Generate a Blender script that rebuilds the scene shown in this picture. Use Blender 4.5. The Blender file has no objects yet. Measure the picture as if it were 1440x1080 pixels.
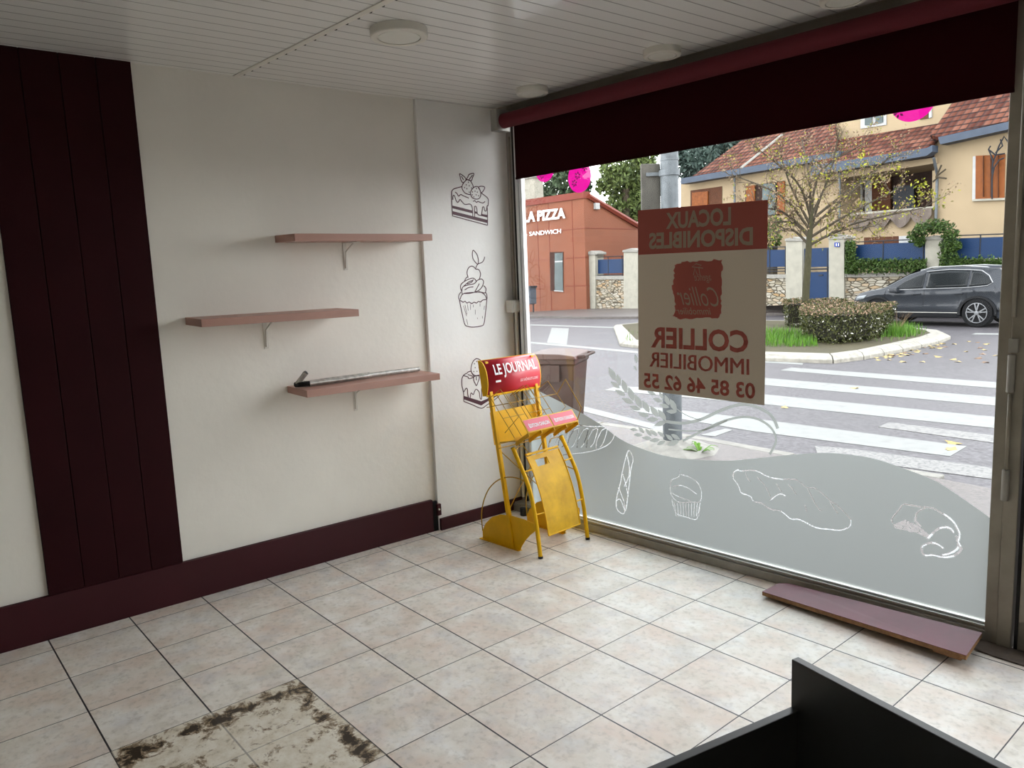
import bpy, bmesh, math, random
from mathutils import Vector, Matrix, Euler, geometry
random.seed(7)
SC = bpy.context.scene
COL = SC.collection
R = math.radians

# ---------------------------------------------------------------- camera, sky, exposure
CAM = Vector((3.714, -1.126, 1.523)); FPX = 1069.94
EUL = Euler((1.4317052, 0.0411054, 0.8641861), 'XYZ')
cd = bpy.data.cameras.new('camera'); cam = bpy.data.objects.new('camera', cd); COL.objects.link(cam)
cam.location = CAM; cam.rotation_euler = EUL
cd.sensor_width = 36; cd.lens = FPX / 1440 * 36; cd.clip_start = .02; cd.clip_end = 400
SC.camera = cam
SC.view_settings.view_transform = 'Standard'; SC.view_settings.look = 'None'
SC.view_settings.gamma = 1; SC.view_settings.use_curve_mapping = False
SC.view_settings.exposure = 0.0
SKY = 8.6
w = bpy.data.worlds.new('overcast_sky'); SC.world = w; w.use_nodes = True
nt = w.node_tree; nt.nodes.clear()
wo = nt.nodes.new('ShaderNodeOutputWorld'); bg = nt.nodes.new('ShaderNodeBackground'); bg.inputs[1].default_value = SKY
tc = nt.nodes.new('ShaderNodeTexCoord'); sx = nt.nodes.new('ShaderNodeSeparateXYZ'); rp = nt.nodes.new('ShaderNodeValToRGB')
nz = nt.nodes.new('ShaderNodeTexNoise'); nz.inputs['Scale'].default_value = 2.2; nz.inputs['Detail'].default_value = 5
rp2 = nt.nodes.new('ShaderNodeValToRGB'); mx = nt.nodes.new('ShaderNodeMixRGB'); mx.blend_type = 'MULTIPLY'; mx.inputs[0].default_value = 1
nt.links.new(tc.outputs['Generated'], sx.inputs[0]); nt.links.new(sx.outputs[2], rp.inputs[0]); nt.links.new(tc.outputs['Generated'], nz.inputs['Vector'])
nt.links.new(nz.outputs[0], rp2.inputs[0]); nt.links.new(rp.outputs[0], mx.inputs[1]); nt.links.new(rp2.outputs[0], mx.inputs[2])
nt.links.new(mx.outputs[0], bg.inputs[0]); nt.links.new(bg.outputs[0], wo.inputs[0])
rp.color_ramp.elements[0].color = (1.0, 1.0, 1.0, 1); rp.color_ramp.elements[1].color = (.52, .55, .60, 1)
rp2.color_ramp.elements[0].position = .3; rp2.color_ramp.elements[0].color = (.82, .83, .85, 1); rp2.color_ramp.elements[1].color = (1.05, 1.05, 1.05, 1)

# ---------------------------------------------------------------- projection helpers (pixel of the photo -> point on a real plane)
RM = EUL.to_matrix()
def ray(u, v): return RM @ Vector(((u-720)/FPX, -(v-540)/FPX, -1))
class Plane:
    def __init__(s, P, n): s.P = Vector(P); s.n = Vector(n).normalized()
    def hit(s, u, v, off=0):
        d = ray(u, v); return CAM + d*(((s.P + s.n*off - CAM).dot(s.n))/d.dot(s.n))
    def off(s, o): return Plane(s.P + s.n*o, s.n)
def at(u, v, D): return CAM + ray(u, v)*D
UP = Vector((0, 0, 1))
WALL = Plane((-.0996, 0, 0), (1, -.0312, 0)); WDIR = Vector((.0312, 1, 0)).normalized()
WIN = Plane((.727, 2.032, 0), (-.0537, 1, 0)); GDIR = Vector((1, .0537, 0)).normalized()
def xl(y, off=0): return -.0996 + .0312*y + off
def yw(x, off=0): return 2.032 + .0537*(x-.727) + off
T = .333; H = 2.555

# ---------------------------------------------------------------- mesh helpers
class MB:
    def __init__(s): s.v = []; s.f = []; s.m = []
    def add(s, vs, fs, mi=0):
        b = len(s.v); s.v += [Vector(x) for x in vs]; s.f += [tuple(b+i for i in f) for f in fs]; s.m += [mi]*len(fs); return s
    def box(s, c, sz, M=None, mi=0):
        hx, hy, hz = sz[0]/2, sz[1]/2, sz[2]/2
        vs = [Vector((x, y, z)) for x in (-hx, hx) for y in (-hy, hy) for z in (-hz, hz)]
        if M: vs = [M @ q for q in vs]
        vs = [q + Vector(c) for q in vs]
        return s.add(vs, [(0,1,3,2),(4,6,7,5),(0,4,5,1),(2,3,7,6),(0,2,6,4),(1,5,7,3)], mi)
    def obox(s, O, a, b, c, mi=0):          # box from a corner and three edge vectors
        O, a, b, c = map(Vector, (O, a, b, c))
        vs = [O, O+a, O+a+b, O+b, O+c, O+a+c, O+a+b+c, O+b+c]
        return s.add(vs, [(0,3,2,1),(4,5,6,7),(0,1,5,4),(1,2,6,5),(2,3,7,6),(3,0,4,7)], mi)
    def prism(s, pts, d, mi=0, hole=None):            # planar outline pushed along d
        pts = [Vector(p) for p in pts]; d = Vector(d); n = len(pts)
        vs = pts + [p+d for p in pts]
        tr = geometry.tessellate_polygon([pts])
        fs = [tuple(t) for t in tr] + [tuple(n+i for i in reversed(t)) for t in tr]
        fs += [(i, (i+1) % n, n+(i+1) % n, n+i) for i in range(n)]
        return s.add(vs, fs, mi)
    def poly(s, pts, mi=0):
        pts = [Vector(p) for p in pts]
        return s.add(pts, [tuple(t) for t in geometry.tessellate_polygon([pts])], mi)
    def tube(s, pts, r, n=8, closed=False, mi=0, cap=True):
        pts = [Vector(p) for p in pts]; N = len(pts)
        rs = r if isinstance(r, (list, tuple)) else [r]*N
        vs = []; prev = None
        for i, p in enumerate(pts):
            a = pts[(i-1) % N] if (closed or i > 0) else p; b = pts[(i+1) % N] if (closed or i < N-1) else p
            t = (b-a)
            t = t.normalized() if t.length > 1e-9 else Vector((0, 0, 1))
            if prev is None:
                u = t.cross(Vector((0, 0, 1)))
                if u.length < .1: u = t.cross(Vector((1, 0, 0)))
            else: u = prev - t*prev.dot(t)
            u.normalize(); prev = u; w_ = t.cross(u)
            for k in range(n):
                a_ = 2*math.pi*k/n; vs.append(p + (u*math.cos(a_) + w_*math.sin(a_))*rs[i])
        fs = []
        for i in range(N if closed else N-1):
            for k in range(n):
                j = (i+1) % N; fs.append((i*n+k, i*n+(k+1) % n, j*n+(k+1) % n, j*n+k))
        if cap and not closed: fs += [tuple(reversed(range(n))), tuple((N-1)*n+k for k in range(n))]
        return s.add(vs, fs, mi)
    def lathe(s, prof, O, axis=(0, 0, 1), n=32, mi=0):  # prof: (r, h)
        O = Vector(O); ax = Vector(axis).normalized(); u = ax.orthogonal().normalized(); w_ = ax.cross(u)
        vs = [O + ax*h + (u*math.cos(2*math.pi*k/n) + w_*math.sin(2*math.pi*k/n))*r for r, h in prof for k in range(n)]
        fs = [(i*n+k, i*n+(k+1) % n, (i+1)*n+(k+1) % n, (i+1)*n+k) for i in range(len(prof)-1) for k in range(n)]
        fs += [tuple(reversed(range(n))), tuple((len(prof)-1)*n+k for k in range(n))]
        return s.add(vs, fs, mi)
    def ribbon(s, pts, wd, nrm, closed=False, th=.0008):
        pts = [Vector(p) for p in pts]
        if closed: pts = pts + [pts[0]]
        nrm = Vector(nrm).normalized(); N = len(pts)
        vs = []
        for i, p in enumerate(pts):
            a = pts[max(i-1, 0)]; b = pts[min(i+1, N-1)]
            if closed and i in (0, N-1): a, b = pts[N-2], pts[1]
            t = (b-a); t = t.normalized() if t.length > 1e-9 else Vector((0, 0, 1))
            q = t.cross(nrm).normalized()*wd/2
            vs += [p-q+nrm*th, p+q+nrm*th, p-q, p+q]
        fs = []
        for i in range(N-1):
            a = i*4; b = a+4
            fs += [(a, a+1, b+1, b), (a+2, b+2, b+3, a+3), (a, b, b+2, a+2), (a+1, a+3, b+3, b+1)]
        return s.add(vs, fs)
    def strip(s, pts, wd, nrm, closed=False):      # flat film strip
        pts = [Vector(p) for p in pts]
        if closed: pts = pts + [pts[0]]
        nrm = Vector(nrm).normalized(); N = len(pts); vs = []
        for i, p in enumerate(pts):
            a = pts[max(i-1, 0)]; b = pts[min(i+1, N-1)]
            if closed and i in (0, N-1): a, b = pts[N-2], pts[1]
            t = (b-a); t = t.normalized() if t.length > 1e-9 else Vector((0, 0, 1))
            q = t.cross(nrm).normalized()*wd/2; vs += [p-q, p+q]
        return s.add(vs, [(2*i, 2*i+1, 2*i+3, 2*i+2) for i in range(N-1)])
    def grid(s, rows, mi=0, closed=False):
        m = len(rows[0]); b = len(s.v)
        vs = [q for r_ in rows for q in r_]
        fs = [(i*m+j, i*m+j+1, (i+1)*m+j+1, (i+1)*m+j) for i in range(len(rows)-1) for j in range(m-1)]
        return s.add(vs, fs, mi)
    def build(s, name, mats, parent=None, smooth=False, bevel=0, seg=2, auto=None):
        me = bpy.data.meshes.new(name); me.from_pydata([tuple(q) for q in s.v], [], s.f)
        if not isinstance(mats, (list, tuple)): mats = [mats]
        for m_ in mats: me.materials.append(m_)
        me.polygons.foreach_set('material_index', s.m)
        bm = bmesh.new(); bm.from_mesh(me); bmesh.ops.recalc_face_normals(bm, faces=bm.faces); bm.to_mesh(me); bm.free()
        if smooth: me.polygons.foreach_set('use_smooth', [True]*len(me.polygons))
        if auto is not None:
            me.polygons.foreach_set('use_smooth', [True]*len(me.polygons)); me.set_sharp_from_angle(angle=R(auto))
        me.update()
        o = bpy.data.objects.new(name, me); COL.objects.link(o)
        if parent is not None:
            o.parent = parent; o.matrix_parent_inverse = parent.matrix_basis.inverted()
        if bevel:
            md = o.modifiers.new('bevel', 'BEVEL'); md.width = bevel; md.segments = seg; md.limit_method = 'ANGLE'; md.angle_limit = R(40)
        return o
def tag(o, label, cat, group=None, kind=None):
    o['label'] = label; o['category'] = cat
    if group: o['group'] = group
    if kind: o['kind'] = kind
    return o
def struct(o, label=None, cat=None):
    o['kind'] = 'structure'
    if label: o['label'] = label
    if cat: o['category'] = cat
    return o
def empty(name, loc=(0, 0, 0)):
    o = bpy.data.objects.new(name, None); COL.objects.link(o); o.location = loc; o.empty_display_size = .1; return o
def smoothline(pts, n=4, closed=False):
    pts = [Vector(p) for p in pts]; N = len(pts); out = []
    if N < 3: return pts
    rng = range(N if closed else N-1)
    for i in rng:
        g_ = (lambda k: pts[k % N]) if closed else (lambda k: pts[min(max(k, 0), N-1)])
        p0, p1, p2, p3 = g_(i-1), g_(i), g_(i+1), g_(i+2)
        for j in range(n):
            t = j/n
            out.append(.5*((2*p1) + (p2-p0)*t + (2*p0-5*p1+4*p2-p3)*t*t + (3*p1-p0-3*p2+p3)*t**3))
    if not closed: out.append(pts[-1])
    return out

# ---------------------------------------------------------------- materials
KX = 1.0
def lin(c): return tuple(KX*((x/255)/12.92 if x/255 <= .04045 else ((x/255+.055)/1.055)**2.4) for x in c)
MATS = {}
class NM:
    def __init__(s, name):
        s.m = bpy.data.materials.new(name); s.m.use_nodes = True; s.t = s.m.node_tree; s.b = s.t.nodes['Principled BSDF']
        s.out = s.t.nodes['Material Output']
    def n(s, typ, **kw):
        q = s.t.nodes.new('ShaderNode'+typ)
        for k, v in kw.items():
            if k in ('op',): q.operation = v
            elif k == 'blend': q.blend_type = v
            elif isinstance(k, str) and k.startswith('i'): q.inputs[int(k[1:])].default_value = v
            else: setattr(q, k, v)
        return q
    def l(s, a, b): s.t.links.new(a, b)
    def math(s, op, a, b=None, c=None, clamp=False):
        q = s.t.nodes.new('ShaderNodeMath'); q.operation = op; q.use_clamp = clamp
        for i, x in enumerate((a, b, c)):
            if x is None: continue
            if isinstance(x, (int, float)): q.inputs[i].default_value = x
            else: s.l(x, q.inputs[i])
        return q.outputs[0]
    def mix(s, f, a, b, blend='MIX'):
        q = s.t.nodes.new('ShaderNodeMixRGB'); q.blend_type = blend
        for i, x in enumerate((f, a, b)):
            if isinstance(x, (int, float)): q.inputs[i].default_value = x
            elif isinstance(x, tuple): q.inputs[i].default_value = (*x[:3], 1)
            else: s.l(x, q.inputs[i])
        return q.outputs[0]
    def obj(s, scale=None):
        q = s.t.nodes.new('ShaderNodeTexCoord').outputs['Object']
        if scale is not None:
            mp = s.t.nodes.new('ShaderNodeMapping'); s.l(q, mp.inputs[0]); mp.inputs['Scale'].default_value = scale if isinstance(scale, tuple) else (scale,)*3; q = mp.outputs[0]
        return q
    def noise(s, scale, detail=4, rough=.5, vec=None, dist=0):
        q = s.t.nodes.new('ShaderNodeTexNoise'); q.inputs['Scale'].default_value = scale; q.inputs['Detail'].default_value = detail
        q.inputs['Roughness'].default_value = rough; q.inputs['Distortion'].default_value = dist
        s.l(vec if vec is not None else s.obj(), q.inputs['Vector']); return q.outputs[0]
    def ramp(s, f, stops):
        q = s.t.nodes.new('ShaderNodeValToRGB'); s.l(f, q.inputs[0]); e = q.color_ramp.elements
        while len(e) < len(stops): e.new(.5)
        for k, (p, c) in enumerate(stops):
            e[k].position = p; e[k].color = (*c[:3], 1) if isinstance(c, tuple) else (c, c, c, 1)
        return q.outputs[0]
    def bump(s, h, strength=.3, dist=.01):
        q = s.t.nodes.new('ShaderNodeBump'); q.inputs['Strength'].default_value = strength; q.inputs['Distance'].default_value = dist
        s.l(h, q.inputs['Height']); s.l(q.outputs[0], s.b.inputs['Normal'])
    def base(s, x):
        if isinstance(x, tuple): s.b.inputs['Base Color'].default_value = (*x[:3], 1)
        else: s.l(x, s.b.inputs['Base Color'])
    def set(s, rough=None, metal=None, spec=None, coat=None):
        if rough is not None:
            if isinstance(rough, (int, float)): s.b.inputs['Roughness'].default_value = rough
            else: s.l(rough, s.b.inputs['Roughness'])
        if metal is not None: s.b.inputs['Metallic'].default_value = metal
        if spec is not None: s.b.inputs['Specular IOR Level'].default_value = spec
        if coat is not None: s.b.inputs['Coat Weight'].default_value = coat
def mat(name, c, rough=.5, metal=0, var=.12, scale=6, bump=0, bscale=60, spec=None, c2=None, coat=None, detail=4):
    k = NM(name); c = lin(c)
    if KX < 1 and spec is None: spec = .18
    lo = tuple(x*(1-var) for x in c) if c2 is None else lin(c2); hi = tuple(min(1, x*(1+var)) for x in c)
    k.base(k.ramp(k.noise(scale, detail, .6), [(.3, lo), (.7, hi)])); k.set(rough, metal, spec, coat)
    if bump: k.bump(k.noise(bscale, 3), bump, .005)
    return k.m
WHITE = (236, 233, 228)
M_wall = mat('wall_paint', (244, 240, 230), .75, var=.03, scale=2.2, bump=.25, bscale=28)
M_pier = mat('pier_paint', (244, 243, 239), .7, var=.03, scale=3, bump=.2, bscale=40)
M_burg = mat('burgundy_paint', (62, 21, 28), .5, var=.12, scale=3, bump=.08, spec=.25)
M_burg2 = mat('burgundy_panel', (44, 10, 15), .6, var=.1, scale=4, bump=.05, spec=.12)
M_pink = mat('dusty_pink_paint', (184, 142, 128), .45, var=.06, scale=5)
M_white = mat('white_plastic', (232, 231, 222), .35, var=.03)
M_offw = mat('off_white_enamel', (225, 222, 212), .45, var=.03)
M_alu = mat('brushed_aluminium', (160, 157, 149), .42, metal=.25, var=.12, scale=9)
M_aluD = mat('dull_aluminium', (152, 145, 131), .5, metal=.15, var=.15, scale=7)
M_alul = mat('bright_aluminium_bead', (215, 216, 214), .3, metal=.3, var=.05)
M_black = mat('black_rubber', (22, 22, 22), .6)
M_dark = mat('dark_gap', (14, 13, 13), .8)
M_blind = mat('burgundy_blind_fabric', (44, 4, 10), .9, var=.06, scale=120, spec=.1)
M_roll = mat('burgundy_roll_fabric', (92, 8, 26), .8, var=.06, scale=90)
M_yel = mat('yellow_enamel', (236, 182, 0), .42, var=.08, scale=14, spec=.3)
M_yelw = mat('worn_yellow_enamel', (232, 182, 30), .45, var=.1, scale=11, c2=(208, 156, 20), spec=.3)
M_wire = mat('olive_yellow_wire', (176, 138, 30), .45, var=.1, scale=14, spec=.3)
M_red = mat('glossy_red_print', (196, 22, 44), .38, var=.05, coat=.15)
M_pinkprint = mat('faded_red_print', (222, 92, 108), .4, var=.05)
M_wprint = mat('white_print', (240, 240, 240), .5, var=.01)
M_steel = mat('worn_chromed_steel', (190, 188, 182), .35, metal=.45, var=.35, scale=30)
M_desk = mat('charcoal_laminate', (58, 60, 60), .42, var=.06, scale=12)
M_wood = mat('raw_chipboard_edge', (150, 112, 74), .8, var=.3, scale=60)
M_thr = mat('worn_wood_threshold', (96, 84, 74), .8, var=.35, scale=16)
M_board = mat('burgundy_board', (118, 60, 74), .42, var=.12, scale=5, spec=.3)
M_decal = mat('burgundy_vinyl', (70, 12, 34), .5, var=.03)
KX = .37
M_gal = mat('galvanised_steel', (136, 142, 146), .5, metal=.2, var=.22, scale=14)
M_signb = mat('weathered_sign_back', (112, 108, 100), .6, metal=.2, var=.3, scale=9)
M_bin = mat('brown_bin_plastic', (92, 68, 58), .6, var=.12, scale=9)
M_bin2 = mat('brown_bin_lid', (116, 88, 78), .5, var=.15, scale=9)
KX = 1.0

def m_floor():
    k = NM('ceramic_floor_tiles'); P = k.obj(1/T); s = k.n('SeparateXYZ'); k.l(P, s.inputs[0]); x, y = s.outputs[0], s.outputs[1]
    fx = k.math('FRACT', x); fy = k.math('FRACT', y)
    dx = k.math('MINIMUM', fx, k.math('SUBTRACT', 1, fx)); dy = k.math('MINIMUM', fy, k.math('SUBTRACT', 1, fy))
    # grout lines parallel to the window are a little wider than the others
    gx = k.math('LESS_THAN', dx, .0062); gy = k.math('LESS_THAN', dy, .0092)
    gr = k.math('MAXIMUM', gx, gy)
    cb = k.n('CombineXYZ'); k.l(k.math('FLOOR', x), cb.inputs[0]); k.l(k.math('FLOOR', y), cb.inputs[1])
    wn_ = k.n('TexWhiteNoise'); k.l(cb.outputs[0], wn_.inputs['Vector'])
    ofs = k.n('VectorMath', operation='MULTIPLY_ADD'); k.l(wn_.outputs['Color'], ofs.inputs[0]); ofs.inputs[1].default_value = (20, 20, 20); k.l(P, ofs.inputs[2])
    n1 = k.noise(2.6, 6, .65, ofs.outputs[0]); n2 = k.noise(14, 5, .6, ofs.outputs[0]); n3 = k.noise(1.7, 3, .5, ofs.outputs[0])
    c = k.ramp(n1, [(.32, lin((224, 216, 202))), (.52, lin((240, 234, 224))), (.7, lin((250, 247, 241)))])
    c = k.mix(k.ramp(n3, [(.42, 0.0), (.7, .5)]), c, lin((226, 196, 176)))
    c = k.mix(k.ramp(k.noise(2.1, 4, .6, ofs.outputs[0]), [(.5, 0.0), (.8, .5)]), c, lin((190, 192, 200)))
    c = k.mix(k.ramp(n2, [(.5, 0.0), (.75, .45)]), c, lin((162, 152, 136)))
    c = k.mix(k.math('MULTIPLY', k.math('SUBTRACT', wn_.outputs['Value'], .5), .1), c, (0, 0, 0))
    # the odd scuff
    n4 = k.noise(3.1, 8, .7, P); c = k.mix(k.ramp(n4, [(.70, 0.0), (.76, .55)]), c, lin((120, 108, 88)))
    # three damaged tiles
    def between(v, a, b): return k.math('MULTIPLY', k.math('GREATER_THAN', v, a), k.math('LESS_THAN', v, b))
    A = k.math('MULTIPLY', between(x, 3.0, 4.0), between(y, -2.0, 0.0)); B = k.math('MULTIPLY', between(x, 4.0, 5.0), between(y, -2.0, 0.0))
    dm = k.math('MAXIMUM', A, B)
    n5 = k.noise(4.6, 10, .75, P, .4); n6 = k.noise(6, 7, .7, P)
    e1 = k.math('MULTIPLY', k.math('SUBTRACT', 1, k.math('MULTIPLY', k.math('ABSOLUTE', k.math('SUBTRACT', x, 3.2)), 4.5), clamp=True), .145)
    e2 = k.math('MULTIPLY', k.math('SUBTRACT', 1, k.math('MULTIPLY', k.math('ABSOLUTE', k.math('ADD', y, .14)), 6), clamp=True), .125)
    e = k.math('ADD', n5, k.math('MAXIMUM', e1, e2))
    dc = k.ramp(n6, [(.30, lin((160, 148, 122))), (.42, lin((222, 212, 192))), (.6, lin((238, 232, 218))), (.72, lin((196, 180, 150)))])
    dc = k.mix(k.ramp(e, [(.545, 0.0), (.60, .9)]), dc, lin((136, 112, 80)))
    dc = k.mix(k.ramp(e, [(.615, 0.0), (.655, 1.0)]), dc, lin((52, 42, 30)))
    c = k.mix(dm, c, dc)
    gr2 = k.math('MULTIPLY', gr, k.math('SUBTRACT', 1, k.math('MULTIPLY', dm, .5)))
    c = k.mix(gr2, c, lin((44, 40, 40))); k.base(c)
    k.set(k.math('ADD', .30, k.math('MULTIPLY', n2, .22)), spec=.5)
    h = k.math('SUBTRACT', k.math('MULTIPLY', n2, .35), k.math('ADD', gr, k.math('MULTIPLY', dm, k.ramp(e, [(.58, 0.0), (.64, 1.0)]))))
    k.bump(h, .35, .002); return k.m
M_floor = m_floor()
def m_ceil():
    k = NM('pvc_ceiling_planks'); P = k.obj(1/.0838); s = k.n('SeparateXYZ'); k.l(P, s.inputs[0])
    fx = k.math('FRACT', k.math('SUBTRACT', s.outputs[0], k.math('MULTIPLY', s.outputs[1], .0312))); g = k.math('MINIMUM', fx, k.math('SUBTRACT', 1, fx))
    gr = k.math('SUBTRACT', 1, k.math('MULTIPLY', g, 16), clamp=True)
    c = k.mix(k.math('MULTIPLY', gr, .62), lin((240, 239, 236)), lin((96, 96, 94))); k.base(c)
    k.set(k.math('ADD', .06, k.math('MULTIPLY', k.noise(3, 2), .06)), spec=.55)
    k.bump(k.math('MULTIPLY', gr, -1), .45, .004); return k.m
M_ceil = m_ceil()
def m_glass():
    k = NM('window_glass'); k.t.nodes.remove(k.b)
    tr = k.n('BsdfTransparent'); tr.inputs[0].default_value = (.965, .975, .97, 1); gl = k.n('BsdfGlossy'); gl.inputs['Roughness'].default_value = .0
    fr = k.n('Fresnel'); fr.inputs[0].default_value = 1.4; mx = k.n('MixShader')
    k.l(k.math('MULTIPLY', fr.outputs[0], .25), mx.inputs[0]); k.l(tr.outputs[0], mx.inputs[1]); k.l(gl.outputs[0], mx.inputs[2]); k.l(mx.outputs[0], k.out.inputs[0]); return k.m
M_glass = m_glass()
def m_film(name, c, tl, df, alpha=.0):
    k = NM(name); k.t.nodes.remove(k.b); a = k.n('BsdfTranslucent'); a.inputs[0].default_value = (*lin(tl), 1)
    b = k.n('BsdfDiffuse'); b.inputs[0].default_value = (*lin(df), 1); ad = k.n('MixShader', i0=c); k.l(a.outputs[0], ad.inputs[1]); k.l(b.outputs[0], ad.inputs[2])
    t = k.n('BsdfTransparent'); m2 = k.n('MixShader', i0=alpha); k.l(ad.outputs[0], m2.inputs[1]); k.l(t.outputs[0], m2.inputs[2]); k.l(m2.outputs[0], k.out.inputs[0]); return k.m
def m_frost():
    k = NM('frosted_film'); k.t.nodes.remove(k.b); a = k.n('BsdfTranslucent'); a.inputs[0].default_value = (*lin((168, 174, 172)), 1)
    b = k.n('BsdfDiffuse'); b.inputs[0].default_value = (*lin((190, 194, 190)), 1); ad = k.n('MixShader', i0=.4); k.l(a.outputs[0], ad.inputs[1]); k.l(b.outputs[0], ad.inputs[2])
    r = k.n('BsdfRefraction'); r.inputs['Roughness'].default_value = .55; r.inputs['IOR'].default_value = 1.15; r.inputs[0].default_value = (*lin((196, 203, 202)), 1)
    m2 = k.n('MixShader', i0=.7); k.l(ad.outputs[0], m2.inputs[1]); k.l(r.outputs[0], m2.inputs[2]); k.l(m2.outputs[0], k.out.inputs[0]); return k.m
M_film = m_frost()
M_film2 = m_film('frosted_wheat_film', .5, (146, 151, 148), (196, 198, 194), .05)
M_etch = m_film('scratched_film_edge', .3, (225, 230, 232), (230, 232, 232), .35)
M_etchd = m_film('clear_cut_line', .5, (150, 146, 140), (110, 108, 104), .3)
M_poster = m_film('poster_back_paper', .85, (120, 110, 96), (164, 151, 133), 0)
M_pred = m_film('poster_red_seen_from_behind', .85, (130, 50, 44), (168, 96, 86), 0)
M_mag = m_film('magenta_sticker', .3, (180, 14, 120), (190, 26, 130), .03)
M_magw = m_film('sticker_flower_cutout', .3, (120, 150, 130), (120, 130, 120), .3)

# ================================================================ ROOM SHELL
def wallpt(y, z, off=0): return WALL.P + WALL.n*off + WDIR*(y/WDIR.y) + UP*z
XR, YB = 6.2, -4.2
m = MB(); m.prism([(-.6, YB-.2, 0), (XR+.2, YB-.2, 0), (XR+.2, yw(XR, .12), 0), (-.6, yw(-.6, .12), 0)], (0, 0, -.12))
struct(m.build('floor', M_floor), 'beige mottled ceramic tile floor with dark grout and worn tiles', 'floor')
m = MB(); m.prism([(-.6, YB-.2, H), (XR+.2, YB-.2, H), (XR+.2, yw(XR, .12), H), (-.6, yw(-.6, .12), H)], (0, 0, .2))
struct(m.build('ceiling', M_ceil), 'glossy white plastic plank ceiling', 'ceiling')
o_ = -.025
m = MB(); m.prism([wallpt(YB-.2, 0, o_), wallpt(2.115, 0, o_), wallpt(2.115, 0, -.3), wallpt(YB-.2, 0, -.3)], (0, 0, H))
struct(m.build('wall_left', M_wall), 'cream painted wall behind the pink shelves', 'wall')
m = MB(); m.prism([wallpt(1.42, 0, 0), wallpt(2.115, 0, 0), wallpt(2.115, 0, -.0245), wallpt(1.42, 0, -.0245)], (0, 0, H))
struct(m.build('wall_corner', M_pier, bevel=.003), 'white wall section projecting beside the window with cake drawings', 'wall')
m = MB(); m.box((XR/2-.2, YB-.1, H/2), (XR+1, .2, H)); struct(m.build('wall_back', M_wall))
m = MB()
m.box((XR+.1, YB/2+1.1, H/2), (.2, 7, H)); struct(m.build('wall_right', M_wall))
# front head beam above the glazing
m = MB(); A_ = Vector((-.35, yw(-.35), 2.46)); m.obox(A_ + WIN.n*.0, GDIR*6.7, WIN.n*.12, UP*.5)
struct(m.build('wall_front', M_aluD))

# baseboards
m = MB(); m.prism([wallpt(YB, 0, 0), wallpt(1.385, 0, 0), wallpt(1.385, 0, -.0248), wallpt(YB, 0, -.0248)], (0, 0, .2))
struct(m.build('baseboard_left', M_burg, bevel=.004), 'wide burgundy painted baseboard along the left wall', 'baseboard')
cornr = struct(empty('trim_2', wallpt(1.39, 0, 0)), 'broken burgundy baseboard end at the wall corner', 'trim')
m = MB(); m.prism([wallpt(1.405, .10, .002), wallpt(1.43, .10, .002), wallpt(1.43, .10, .02), wallpt(1.405, .10, .02)], (0, 0, .07)); m.build('end_block', M_burg, cornr)
m = MB(); m.prism([wallpt(1.387, .0, -.0245), wallpt(1.418, .0, -.0245), wallpt(1.418, .0, -.004), wallpt(1.387, .0, -.004)], (0, 0, .185)); m.build('dark_recess', M_dark, cornr)
m = MB(); m.tube([wallpt(1.412, .14, .021), wallpt(1.412, .14, .028)], .006, 10); m.build('screw', M_white, cornr)
m = MB(); m.prism([wallpt(1.425, 0, .001), wallpt(2.1, 0, .001), wallpt(2.1, 0, .019), wallpt(1.425, 0, .019)], (0, 0, .075))
struct(m.build('baseboard_corner', M_burg, bevel=.002), 'low burgundy baseboard under the cake drawings', 'baseboard')

# tongue and groove burgundy panelling
p = WALL.off(-.02)
ys = [-.642, -.5, -.355, -.213, -.067]
pan = struct(empty('trim_1', wallpt(-.35, .2, o_)), 'dark burgundy vertical plank panelling from baseboard to ceiling', 'panelling')
m = MB(); m.prism([wallpt(ys[0], .2, -.0249), wallpt(ys[-1], .2, -.0249), wallpt(ys[-1], .2, -.018), wallpt(ys[0], .2, -.018)], (0, 0, H-.2)); m.build('backing_board', mat('groove_burgundy', (20, 4, 7), .8, spec=.05), pan)
for a, b in zip(ys[:-1], ys[1:]):
    m = MB(); m.prism([wallpt(a+.0012, .2, -.0182), wallpt(b-.0012, .2, -.0182), wallpt(b-.0012, .2, -.008), wallpt(a+.0012, .2, -.008)], (0, 0, H-.2)); m.build('plank', M_burg2, pan, bevel=.002)

# ceiling joint strip
m = MB(); a, b = Vector((-.10, .393, H)), Vector((3.2, .607, H)); dd = (b-a).normalized(); m.obox(a - UP*.004, b-a, Vector((-dd.y, dd.x, 0))*.03, UP*.004)
js = struct(m.build('trim_3', M_offw), 'white joint strip across the ceiling planks', 'trim')
m = MB()
for i in range(38): m.box(a + dd*(.05+i*.084) + Vector((-dd.y, dd.x, 0))*.034 - UP*.002, (.012, .006, .004))
m.build('plank_gap', M_dark, js)

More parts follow.
